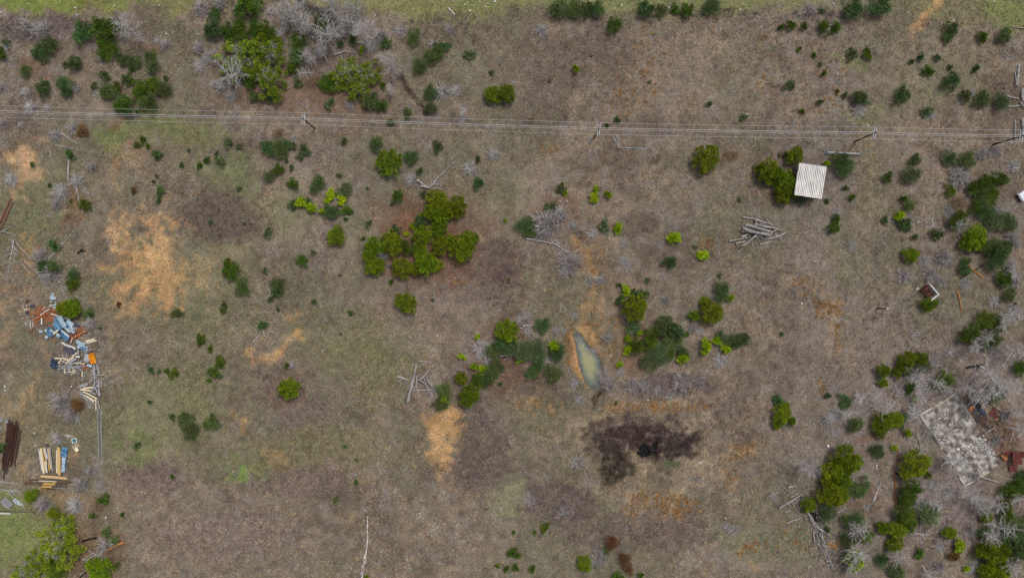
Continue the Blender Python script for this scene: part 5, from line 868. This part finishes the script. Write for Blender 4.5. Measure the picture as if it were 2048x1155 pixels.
px, py = f3(210, 1010); sheet(px, py, 24, 8, 32, m_galv, 'dull grey metal sheet in the brush', 'sheets by the pallet', .1)
for (a, b_, s) in [(85, 75, 5), (5, 60, 5), (5, 145, 3), (30, 40, 3)]:
    px, py = f3(a, b_); sheet(px, py, s, s * .7, 30, m_pale, 'small pale blue scrap piece', 'pale scrap at the left edge', .15, name='scrap_fragment', cat='scrap')

# ------------------------------------------------------------------ shed
zs = 2.9
cx_, cy_ = W(1620.5, 362, zs); shed = empty('shed', (cx_, cy_, 0), R(-7.6)); sw, sd = 5.45, 6.2
m_roof, nt, b = nmat('stained_white_roof', .55, .35); N, L = nt.nodes, nt.links
tcn = N.new('ShaderNodeTexCoord'); mp = N.new('ShaderNodeMapping'); mp.inputs['Scale'].default_value = (8.0, .22, 1); nz = N.new('ShaderNodeTexNoise'); nz.inputs['Scale'].default_value = 2.0; nz.inputs['Detail'].default_value = 7; nz2 = N.new('ShaderNodeTexNoise'); nz2.inputs['Scale'].default_value = .5
L.new(tcn.outputs['Object'], mp.inputs[0]); L.new(mp.outputs[0], nz.inputs['Vector']); L.new(tcn.outputs['Object'], nz2.inputs['Vector'])
# dirt streaks down the slope; valleys coloured darker so the ribs show as stripes
spx = N.new('ShaderNodeSeparateXYZ'); L.new(tcn.outputs['Object'], spx.inputs[0])
def mth(op, a_, b_=None):
    q = N.new('ShaderNodeMath'); q.operation = op; q.use_clamp = False
    for i_, v_ in enumerate((a_, b_)):
        if v_ is None: continue
        if isinstance(v_, (int, float)): q.inputs[i_].default_value = v_
        else: L.new(v_, q.inputs[i_])
    return q.outputs[0]
fr_ = mth('FRACT', mth('DIVIDE', mth('ADD', spx.outputs[0], sw / 2), sw / 16)); val = mth('COMPARE', fr_, .13); val.node.inputs[2].default_value = .26
st = N.new('ShaderNodeMapRange'); st.inputs['From Min'].default_value = .36; st.inputs['From Max'].default_value = .52; L.new(nz.outputs['Fac'], st.inputs['Value'])
bl_ = N.new('ShaderNodeMapRange'); bl_.inputs['From Min'].default_value = .32; bl_.inputs['From Max'].default_value = .6; bl_.inputs['To Min'].default_value = .5; L.new(nz2.outputs['Fac'], bl_.inputs['Value'])
dirt = mth('MULTIPLY', mth('ADD', mth('MULTIPLY', val, .92), .06), mth('MULTIPLY', st.outputs[0], bl_.outputs[0]))
mxr = N.new('ShaderNodeMix'); mxr.data_type = 'RGBA'; mxr.inputs[6].default_value = (*lin(236, 231, 226), 1); mxr.inputs[7].default_value = (*lin(48, 44, 38), 1); L.new(dirt, mxr.inputs[0]); L.new(mxr.outputs[2], b.inputs['Base Color'])
npan = 8; pw = sw / npan
for i in range(npan):
    vs, fs = [], []; nr = 2; prof = []
    for k in range(nr):
        u = pw * k / nr; prof += [(u, 0), (u + pw / nr * .30, 0), (u + pw / nr * .42, .085), (u + pw / nr * .68, .085), (u + pw / nr * .8, 0)]
    prof.append((pw - .004, 0)); m_ = len(prof)
    yo = random.Random(i).gauss(0, .03)
    for (yy, zz) in ((-sd / 2 + yo, -.18), (sd / 2 + yo, .18)):
        for (u, h) in prof: vs.append((u - sw / 2 + i * pw, yy, zz + h + (i % 2) * .006))
        for (u, h) in prof: vs.append((u - sw / 2 + i * pw, yy, zz + h - .012 + (i % 2) * .006))
    for k in range(m_ - 1):
        fs += [(k, k + 1, 2 * m_ + k + 1, 2 * m_ + k), (3 * m_ + k, 3 * m_ + k + 1, m_ + k + 1, m_ + k), (m_ + k, m_ + k + 1, k + 1, k), (2 * m_ + k, 2 * m_ + k + 1, 3 * m_ + k + 1, 3 * m_ + k)]
    me = bpy.data.meshes.new('roof_panel'); me.from_pydata(vs, [], fs); me.update(); obj('roof_panel', me, m_roof, shed, (0, 0, zs))
m_wall = surf('weathered_shed_boards', lin(96, 86, 78), lin(140, 128, 118), 3, .9, .1, (8, 8, 1))
for (lx, ly, ox, oy, hh) in ((sw - .5, .1, 0, sd / 2 - .3, zs + .02), (sw - .5, .1, 0, -sd / 2 + .3, zs - .34), (.1, sd - .72, -sw / 2 + .3, 0, zs - .34), (.1, sd - .72, sw / 2 - .3, 0, zs - .34)): obj('wall', BOX, m_wall, shed, (ox, oy, hh / 2 - .05), None, (lx, ly, hh))
obj('door', BOX, surf('shed_door', lin(70, 62, 56), lin(100, 90, 82), 3), shed, (.6, -sd / 2 + .22, 1.0), None, (.95, .06, 2.0))
obj('roof_trim', BOX, m_paint, shed, (0, sd / 2 + .06, zs + .2), None, (sw, .05, .14))
tag(shed, 'small shed with a stained white ribbed metal roof', 'shed')

# ------------------------------------------------------------------ power line
HP = 7.4
def pole(px, py):
    x, y = W(px, py, HP); e = empty('power_pole', (x, y, gz(x, y)), R(-6 if px > 1000 else -3))
    v, f = tubes([(0, 0, -.5, 0, 0, HP * .5, .15, .135), (0, 0, HP * .5, 0, 0, HP + .35, .135, .11)], 12); me = mesh_np('pole', v, f, smooth=True); obj('pole', me, m_pole, e); obj('pole_cap', BOX, m_pole, e, (0, 0, HP + .36), None, (.2, .2, .06))
    for s in (-1, 1):
        obj('crossarm', BOX, m_arm, e, (s * .21, 0, HP - .1), None, (.11, 2.45, .13))
        for oy in (-1.1, .28, 1.1): obj('insulator', INS, m_ins, e, (s * .21, oy, HP - .03))
        for q in (-1, 1):
            br = obj('brace', BOX, m_arm, e, (s * .2, q * .35, HP - .42), (R(q * -42), 0, 0), (.04, .9, .04))
    return e
v, f = tubes([(0, 0, 0, 0, 0, .08, .05, .07), (0, 0, .08, 0, 0, .12, .07, .03), (0, 0, .12, 0, 0, .18, .045, .02)], 8); INS = mesh_np('insulator', v, f)
PP = [(-80, 221), (606, 237.5), (1197.5, 257.5), (1750, 266), (2044, 272)]
for (px, py), lab in zip(PP[1:], ('dark pole with grey double crossarm above the oak clearing, leftmost of the line', 'dark pole with grey double crossarm in the middle of the power line', 'dark pole with grey double crossarm just above the shed', 'dark pole with grey double crossarm at the right edge')): tag(pole(px, py), lab, 'power pole', 'poles of the power line')
pole_l = pole(*PP[0]); tag(pole_l, 'dark pole with grey double crossarm beyond the left edge', 'power pole', 'poles of the power line')
tag(pole(2500, 286), 'dark pole with grey double crossarm beyond the right edge', 'power pole', 'poles of the power line')
PPx = PP + [(2500, 286)]
for (oy, rad, lab, dz) in ((1.1, .019, 'thin upper wire of the power line', .16), (.14, .034, 'thick upper middle wire of the power line', .16), (-.16, .024, 'lower middle wire of the power line', .05), (-1.1, .019, 'thin lowest wire of the power line', .16)):
    sg = []
    for (a, b_) in zip(PPx[:-1], PPx[1:]):
        (x0, y0), (x1, y1) = W(*a, HP), W(*b_, HP); q0 = Vector((x0, y0 + oy, HP + dz)); q1 = Vector((x1, y1 + oy, HP + dz)); nn = 14
        for i in range(nn):
            t0, t1 = i / nn, (i + 1) / nn; p0, p1 = q0.lerp(q1, t0), q0.lerp(q1, t1); p0.z -= 1.6 * t0 * (1 - t0); p1.z -= 1.6 * t1 * (1 - t1); sg.append((*p0, *p1, rad, rad))
    v, f = tubes(sg, 5); tag(obj('power_line_wire', mesh_np('power_line_wire', v, f), m_wire), lab, 'wire', 'wires of the power line')
# short post with a white cap at the right boundary
x, y = W(1756, 616); pe = empty('utility_post', (x, y, gz(x, y))); v, f = tubes([(0, 0, -.3, 0, 0, 3.3, .13, .11)], 10); obj('post', mesh_np('post', v, f, smooth=True), m_pole, pe); v, f = tubes([(0, 0, 3.3, 0, 0, 3.55, .2, .2), (0, 0, 3.55, 0, 0, 3.75, .2, .02)], 10); obj('lamp_head', mesh_np('lamp_head', v, f), m_paint, pe); tag(pe, 'short dark post with a white cap near the right boundary', 'post')
# collapsed pipe frame below the middle pole; long rail above the shed
x, y = W(1238, 296); fr = empty('pipe_rack', (x, y, gz(x, y)))
def rel(a): q = W(*a); return (q[0] - x, q[1] - y, .12)
for (a, b_) in (((1227, 275), (1238, 296)), ((1235, 270), (1238, 296)), ((1238, 295), (1298, 298))):
    v, f = tubes([(*rel(a), *rel(b_), .07, .07)], 8); obj('tube', mesh_np('tube', v, f), m_galv, fr)
for a in ((1238, 296), (1268, 297), (1298, 298)):
    v, f = tubes([(rel(a)[0], rel(a)[1], .05, rel(a)[0], rel(a)[1], .26, .13, .13)], 8); obj('coupling', mesh_np('coupling', v, f), m_paint, fr)
tag(fr, 'collapsed grey metal pipe frame lying below the power line', 'pipe frame')
f6b = lambda a, b_: (1440 + a / 4.814, 270 + b_ / 4.814)
(x0, y0), (x1, y1) = f6b(1010, 172), f6b(1335, 188); ax, ay = W(x0, y0); bx, by = W(x1, y1); hr_ = empty('metal_hand_rail', ((ax + bx) / 2, (ay + by) / 2, gz(ax, ay)), math.atan2(by - ay, bx - ax)); ln = math.hypot(bx - ax, by - ay)
for zz in (.55, 1.0): obj('rail', BOX, m_galv, hr_, (0, 0, zz), None, (ln, .1, .08))
for t in (-.5, 0, .5): obj('post', BOX, m_blue, hr_, (t * ln, 0, .55), None, (.14, .14, 1.1)); 
for t in (-.5, .04): obj('foot', BOX, m_blue, hr_, (t * ln + .25, -.12, .12), (0, 0, R(-25)), (.7, .18, .1))
tag(hr_, 'long grey metal rail on blue feet right above the shed', 'rail')

# ------------------------------------------------------------------ roofless hut at the right
x, y = W(1857, 585, .8); hut = empty('roofless_hut', (x, y, gz(x, y)), R(-50)); hl, hw = 2.7, 2.0
for (lx, ly, ox, oy) in ((hl, .16, 0, hw / 2), (.16, hw - .16, hl / 2 - .08, -.08), (.14, hw - .16, -hl / 2 + .07, -.08)):
    top = ox > -1; obj('wall', BOX, m_paint if top else m_red, hut, (ox, oy, .7), None, (lx, ly, 1.4))
r5 = random.Random(5)
for i in range(11): obj('rusty_bar', BOX, m_red if i % 3 else m_rust, hut, (-.95 + .19 * i, r5.uniform(-.25, .05), .5 + .5 * r5.random()), (r5.gauss(0, .15), r5.gauss(0, .2), R(90) + r5.gauss(0, .25)), (1.5, .08, .08))
for i in range(4): obj('rusty_beam', BOX, m_dbrown, hut, (r5.uniform(-.2, .2), -.7 + .4 * i, .95), (0, r5.gauss(0, .05), r5.gauss(0, .1)), (2.2, .1, .1))
obj('floor', BOX, m_black, hut, (0, -.05, .08), None, (2.4, 1.7, .1))
tag(hut, 'roofless white-edged hut filled with rusty bars', 'hut')
sheet(1834, 577, 7, 4, -30, m_galv, 'crumpled silvery sheet by the roofless hut', 'sheets by the hut', .2)

# ------------------------------------------------------------------ ruined slab, rubble and rusty metal
sc_ = [W(*p) for p in SLAB]
def lerp2(a, b_, t): return (a[0] + (b_[0] - a[0]) * t, a[1] + (b_[1] - a[1]) * t)
me = bpy.data.meshes.new('slab'); n_u, n_v = 18, 34; vs, fs = [], []; rs = random.Random(8)
for j in range(n_v + 1):
    for i in range(n_u + 1):
        p = lerp2(lerp2(sc_[0], sc_[1], i / n_u), lerp2(sc_[3], sc_[2], i / n_u), j / n_v); ed = i in (0, n_u) or j in (0, n_v); brk = (i == 0 and .45 < j / n_v) or (i == n_u and .5 < j / n_v < .85) or (j == n_v and i / n_u < .3)
        if brk: p = (p[0] + rs.gauss(0, .22), p[1] + rs.gauss(0, .22))
        q = (p[0] + (0 if ed else rs.gauss(0, .05)), p[1] + (0 if ed else rs.gauss(0, .05))); vs.append((*q, .10 + (0 if ed else rs.gauss(0, .035) - .04)))
nv_ = len(vs); vs += [(a, b_, -.25) for a, b_, c in vs]
for j in range(n_v):
    for i in range(n_u):
        a = j * (n_u + 1) + i; fs.append((a, a + 1, a + n_u + 2, a + n_u + 1))
rim = list(range(n_u + 1)) + [j * (n_u + 1) + n_u for j in range(1, n_v + 1)] + [n_v * (n_u + 1) + i for i in range(n_u - 1, -1, -1)] + [j * (n_u + 1) for j in range(n_v - 1, 0, -1)]
for a, b_ in zip(rim, rim[1:] + rim[:1]): fs.append((b_, a, nv_ + a, nv_ + b_))
me.from_pydata(vs, [], fs); me.update()
m_slabd = surf('dirty_slab', lin(86, 79, 70), lin(184, 179, 173), .85, .95, .05, detail=10, c2=lin(134, 128, 121), bump=.4, coords='Object')
slab = empty('concrete_slab', (0, 0, 0)); obj('slab', me, m_slabd, slab)
for (a, b_, t0, t1, m) in ((0, 1, 0, 1, m_tan), (1, 2, 0, .48, m_tan), (0, 3, .12, .43, m_conc), (3, 2, .33, 1, m_tan), (1, 2, .88, 1, m_tan)):
    p, q = lerp2(sc_[a], sc_[b_], t0), lerp2(sc_[a], sc_[b_], t1); obj('curb', BRD[a % 5], m, slab, ((p[0] + q[0]) / 2, (p[1] + q[1]) / 2, .1), (0, 0, math.atan2(q[1] - p[1], q[0] - p[0])), (math.dist(p, q), .3, .26 + .01 * t0))
f4 = lambda a, b_: (1820 + a / 5.5, 770 + b_ / 5.5)
def chunk(seed):
    import bmesh; r = random.Random(seed); bm = bmesh.new(); bmesh.ops.create_icosphere(bm, subdivisions=1, radius=.5)
    for v_ in bm.verts: v_.co *= r.uniform(.65, 1.2); v_.co.z *= .6
    me = bpy.data.meshes.new('chunk'); bm.to_mesh(me); bm.free(); return me
CH = [chunk(700 + i) for i in range(6)]
tag(slab, 'ruined concrete house slab strewn with white rubble', 'slab')
rv = random.Random(12); nst = 0
for (a, b_, sx_, sy_, n_) in [(390, 590, 70, 40, 40), (790, 610, 50, 40, 30), (860, 740, 50, 45, 60), (740, 830, 40, 15, 12), (300, 450, 60, 70, 18), (480, 470, 60, 60, 16), (640, 340, 40, 40, 14), (780, 900, 60, 30, 16), (330, 300, 60, 40, 14), (600, 700, 120, 80, 22)]:
    for _ in range(n_):
        px, py = f4(rv.gauss(a, sx_ * .7), rv.gauss(b_, sy_ * .7)); xx, yy = W(px, py); s = rv.uniform(.2, .6)
        o = obj('rubble_chunk', CH[rv.randrange(6)], m_stone if rv.random() < .62 else m_conc, None, (xx, yy, .12 + gz(xx, yy) * .2), (rv.random(), rv.random(), rv.random() * 6), (s, s * rv.uniform(.6, 1), s * .8)); tag(o, 'small pale rubble chunk lying on the ruined concrete slab', 'rubble', 'rubble chunks on the slab')
for (a, b_, lx, ly, ro, m, look, z, rb) in [(930, 300, 18, 20, 30, m_red, 'dark red metal sheet', .2, 1), (950, 370, 8, 6, 20, m_rust, 'bright rust metal sheet', .25, 0), (1020, 385, 12, 5, 10, m_red, 'dark red metal sheet', .2, 1), (1015, 575, 14, 5, -12, m_red, 'dark red metal sheet', .3, 1), (920, 590, 12, 8, 30, m_red, 'dark red metal sheet', .15, 0), (1000, 650, 16, 7, 25, m_red, 'dark red metal sheet', .25, 1), (1180, 800, 22, 28, 2, m_red, 'dark red metal sheet', 1.2, 1), (1090, 750, 22, 10, 0, m_red, 'dark red metal sheet', .7, 1), (1040, 790, 18, 9, 50, m_rust, 'bright rust metal sheet', .5, 0), (1130, 910, 17, 14, 0, m_red, 'dark red metal sheet', .4, 1), (1240, 760, 8, 14, 0, m_red, 'dark red metal sheet', .8, 1), (675, 250, 17, 8, -48, m_rust, 'bright rust metal sheet', .15, 0), (800, 290, 14, 8, 40, m_navy, 'navy blue sheet', .1, 0), (690, 190, 14, 8, -45, m_black, 'black plastic sheet', .1, 0), (740, 240, 18, 11, -50, m_black, 'black plastic sheet', .12, 0), (800, 390, 12, 10, 40, m_dbrown, 'dark brown sheet', .1, 0), (620, 120, 14, 6, -45, m_dbrown, 'dark brown sheet', .1, 0)]:
    px, py = f4(a, b_); sheet(px, py, lx * .88, ly * .88, ro, m, look, 'scrap sheets by the ruined slab', z, ribs=bool(rb), tilt=(rv.gauss(0, .08), rv.gauss(0, .08)))

# ------------------------------------------------------------------ burn pile, stumps, white line of stones, litter, car
x, y = W(1288, 899); bpile = empty('burn_pile', (x, y, gz(x, y)))
for i in range(34):
    a_ = rv.random() * 6.28; q = math.sqrt(rv.random()) * 1.25; h = .55 * (1 - (q / 1.5) ** 2)
    if i % 2: obj('charred_lump', CH[i % 6], m_black, bpile, (math.cos(a_) * q, math.sin(a_) * q, h), (rv.random(), rv.random(), rv.random() * 6), (.95, .8, .8))
    else: obj('charred_stick', LOGS[i % 6], charm, bpile, (math.cos(a_) * q, math.sin(a_) * q, h + .1), (0, rv.gauss(0, .4), rv.random() * 6), (1.1 + rv.random(), .07, .07))
tag(bpile, 'round black heap of charred wood on the scorched ground', 'burn pile')
for (px, py, s, lab) in [(1183, 112, 5, 'small black charred stump above the lone lime pine'), (1100, 162, 6, 'dark weathered stump in the upper middle weeds'), (680, 550, 6, 'dark burnt stump left of the big juniper clump'), (682, 667, 6, 'dark stump with splinters right of the orange crescent'), (974, 1017, 3, 'tiny black stump near the bottom centre'), (1628, 1112, 3, 'tiny grey stump at the foot of the driftwood')]:
    x, y = W(px, py); e = empty('tree_stump', (x, y, gz(x, y)), px); s *= S
    v, f = tubes([(0, 0, -.1, 0, 0, .3, s * .5, s * .4)], 9); obj('trunk', mesh_np('trunk', v, f), charm, e); v, f = tubes([(0, 0, .29, 0, 0, .31, s * .4, .01)], 9); obj('cut_face', mesh_np('cut_face', v, f), m_dbrown, e)
    for k in range(4): obj('root', LOGS[k], charm if px != 682 else logm, e, (math.cos(k * 1.6) * s * .6, math.sin(k * 1.6) * s * .6, .04), (0, .15, k * 1.6), (s * .9, .06, .06))
    tag(e, lab, 'stump')
sl = [(735, 1030), (735, 1075), (733, 1100), (729, 1120), (725, 1140), (723, 1160)]
for i in range(96):
    t = (i + .5) / 96 * (len(sl) - 1); k = int(t); px, py = lerp2(sl[k], sl[k + 1], t - k); wv_ = .5 + 2.2 * sstep(1090, 1130, py); px += rv.uniform(-1, 1) * wv_; xx, yy = W(px, py); s = rv.uniform(.16, .42)
    o = obj('white_stone', CH[i % 6], m_stone, None, (xx, yy, gz(xx, yy) + .06), (0, 0, rv.random() * 6), (s, s * .8, s * .5)); tag(o, 'white stone in the narrow line of stones at the bottom', 'stone', 'stones of the white line')
LIT = [(152, 16), (121, 4), (3, 25), (155, 31), (134, 78), (319, 11), (333, 68), (396, 69), (750, 30), (990, 4), (1180, 4), (1243, 12), (1208, 0), (1244, 11), (1338, 15), (1480, 20), (1494, 229), (1522, 54), (1674, 149), (1666, 8), (1736, 14), (989, 4), (971, 14), (976, 8), (1296, 799), (1290, 942), (1451, 1035), (1656, 891), (187, 191), (840, 1025), (11, 772), (11, 780), (144, 772), (1603, 606), (1120, 402), (1134, 403), (212, 1034), (56, 8), (230, 12), (1376, 11), (1906, 42), (1987, 4), (1400, 925), (70, 865), (1736, 251), (884, 0), (906, 3), (929, 10), (940, 22), (960, 4), (72, 890), (1753, 930), (1752, 935)]
for i, (px, py) in enumerate(LIT):
    xx, yy = W(px, py); s = .34 if i % 3 else .5
    if px == 1656: s = .8
    o = obj('plastic_scrap', CH[i % 6], m_paint, None, (xx, yy, gz(xx, yy) + .16), (0, 0, i), (s, s * .7, s * .5)); reg(o, 'small white scrap of litter' if s < .6 else 'white plastic jug', 'litter', px, py, 'scraps of white litter')
x, y = W(903, 22); bp2 = empty('bent_white_pipe', (x, y, gz(x, y) + .15)); v, f = tubes([(-.55, .6, 0, -.4, .25, 0, .12, .12), (-.4, .25, 0, .1, -.1, 0, .12, .1), (.1, -.1, 0, .65, -.75, 0, .1, .1)], 10); obj('pipe', mesh_np('pipe', v, f), m_paint, bp2); v, f = tubes([(-.55, .6, 0, -.5, .66, .02, .2, .2)], 10); obj('flange', mesh_np('flange', v, f), m_paint, bp2); tag(bp2, 'bent white pipe lying on the grass at the top', 'pipe')
for (px, py, s) in [(1168, 708, .5), (1182, 716, .32), (1171, 720, .26), (1175, 697, .3), (1167, 690, .3)]:
    xx, yy = W(px, py); o = obj('floating_clump', CH[int(px) % 6], brownm, None, (xx, yy, -.31), (0, 0, px), (s, s * .8, .12)); tag(o, 'dark clump of debris floating on the murky pond', 'debris', 'clumps floating on the pond')
# parked car that shows its nose at the right edge
x, y = W(2061, 383.5, .9); car = empty('parked_car', (x, y, gz(x, y)), math.atan2(-9.5, -15.0))
prof = [(2.2, .35, .80), (2.25, .6, .84), (2.05, .88, .84), (1.0, 1.0, .87), (.35, 1.42, .70), (-1.2, 1.46, .70), (-1.9, 1.05, .84), (-2.2, .95, .84), (-2.25, .4, .8)]
def carbody(pr_, base):
    vs, fs = [], []
    for (px_, pz, hw_) in pr_: vs += [(px_, hw_, pz), (px_, -hw_, pz), (px_, min(.88, hw_ + .1), base), (px_, -min(.88, hw_ + .1), base)]
    for i in range(len(pr_) - 1): a = i * 4; c = a + 4; fs += [(a, c, c + 1, a + 1), (a + 2, c + 2, c, a), (a + 1, c + 1, c + 3, a + 3)]
    me = bpy.data.meshes.new('body'); me.from_pydata(vs, [], fs + [(0, 1, 3, 2), (len(vs) - 4, len(vs) - 2, len(vs) - 1, len(vs) - 3)]); me.update(); return me
m_car, nt, b = nmat('white_car_paint', .25, .5); b.inputs['Base Color'].default_value = (*lin(222, 226, 230), 1); nz = nt.nodes.new('ShaderNodeTexNoise'); nz.inputs['Scale'].default_value = 6; mr = nt.nodes.new('ShaderNodeMapRange'); mr.inputs['To Min'].default_value = .2; mr.inputs['To Max'].default_value = .4; nt.links.new(nz.outputs['Fac'], mr.inputs['Value']); nt.links.new(mr.outputs[0], b.inputs['Roughness'])
obj('body', carbody(prof, .32), m_car, car); m_wind = surf('dark_car_glass', lin(20, 24, 28), lin(30, 36, 42), 2, .1, .5)
def quad(name, pts, mat, par):
    me = bpy.data.meshes.new(name); up = [Vector(p) + Vector((0, 0, .012)) for p in pts]; dn = [Vector(p) - Vector((0, 0, .01)) for p in pts]; me.from_pydata(up + dn, [], [(0, 1, 2, 3), (7, 6, 5, 4), (0, 4, 5, 1), (1, 5, 6, 2), (2, 6, 7, 3), (3, 7, 4, 0)]); me.update(); return obj(name, me, mat, par)
quad('windscreen', [(.95, -.76, 1.04), (.95, .76, 1.04), (.40, .62, 1.41), (.40, -.62, 1.41)], m_wind, car); quad('rear_window', [(-1.25, -.62, 1.44), (-1.25, .62, 1.44), (-1.8, .74, 1.12), (-1.8, -.74, 1.12)], m_wind, car)
obj('bumper', bevbox('bumper', .18, 1.72, .3, .05, 2), m_tyre, car, (2.26, 0, .45)); obj('hood_gap', BOX, m_tyre, car, (1.02, 0, 1.0), None, (.05, 1.6, .03))
for s in (-1, 1):
    obj('headlight', bevbox('headlight', .1, .34, .16, .03, 1), m_galv, car, (2.2, s * .6, .68)); quad('side_window', [(.3, s * .715, 1.36), (.8, s * .86, 1.02), (-1.6, s * .86, 1.06), (-1.15, s * .715, 1.4)], m_wind, car)
    for xx in (1.4, -1.4):
        v, f = tubes([(xx, s * .7, .33, xx, s * .9, .33, .33, .33)], 16); wh = obj('wheel', mesh_np('wheel', v, f), m_tyre, car); v, f = tubes([(xx, s * .88, .33, xx, s * .92, .33, .22, .02)], 12); obj('rim', mesh_np('rim', v, f), m_galv, wh)
tag(car, 'white car whose front corner shows at the right edge', 'car')

# ------------------------------------------------------------------ labels: what each thing stands next to
MARK = [('the white-roofed shed', 1621, 362), ('the grey log heap', 1510, 468), ('the murky pond', 1180, 720), ('the black burn pile', 1288, 899), ('the big juniper clump', 850, 480), ('the leftmost power pole', 606, 237), ('the middle power pole', 1197, 257), ('the right power pole', 1740, 262), ('the big orange soil patch', 300, 520), ('the crossed logs', 842, 760), ('the orange soil crescent', 555, 700), ('the ruined slab', 1920, 880), ('the roofless hut', 1857, 585), ('the broad olive oaks', 520, 130), ('the sparse olive oaks', 705, 160), ('the blue scrap heap', 125, 650), ('the lumber stacks', 105, 915), ('the tan soil streak', 887, 880), ('the bottom left oaks', 110, 1090), ('the bright grass patch', 486, 948), ('the driftwood strip', 1635, 1040), ('the fallen forked trunk', 872, 350), ('the red scrap metal', 2030, 905), ('the bent white pipe', 903, 22), ('the orange sofa', 184, 717), ('the long charred log', 1951, 731), ('the white car', 2042, 394), ('the collapsed pipe frame', 1262, 290), ('the big evergreen cluster', 1310, 680), ('the white stone line', 730, 1100)]
def where(px, py):
    nm, mx, my = min(MARK, key=lambda m: (m[1] - px) ** 2 + (m[2] - py) ** 2); dx, dy = px - mx, py - my
    if math.hypot(dx, dy) < 16: return 'at ' + nm
    return ('right of ' if dx > 0 else 'left of ') + nm if abs(dx) > abs(dy) else ('below ' if dy > 0 else 'above ') + nm
ORD = ['leftmost', 'second', 'third', 'fourth', 'fifth', 'sixth', 'seventh', 'eighth', 'ninth', 'tenth', 'eleventh', 'twelfth', 'thirteenth', 'fourteenth', 'fifteenth', 'sixteenth', 'seventeenth', 'eighteenth', 'nineteenth', 'twentieth']
BYK = {}
for (o, look, cat, px, py, grp) in REG: BYK.setdefault((look, cat, where(px, py)), []).append((px, py, o, grp))
for (look, cat, wh_), l in BYK.items():
    l.sort(key=lambda t: t[0]); n = len(l)
    for i, (px, py, o, grp) in enumerate(l):
        lab = look + ' ' + wh_
        if 1 < n <= 14: lab += ', ' + ('leftmost' if i == 0 else 'rightmost' if i == n - 1 else ORD[i] + ' from left') + (' of %d' % n if n > 2 else '')
        if len(lab.split()) > 16: lab = lab.replace('dark green leafy', 'dark green')
        tag(o, lab, cat, grp)
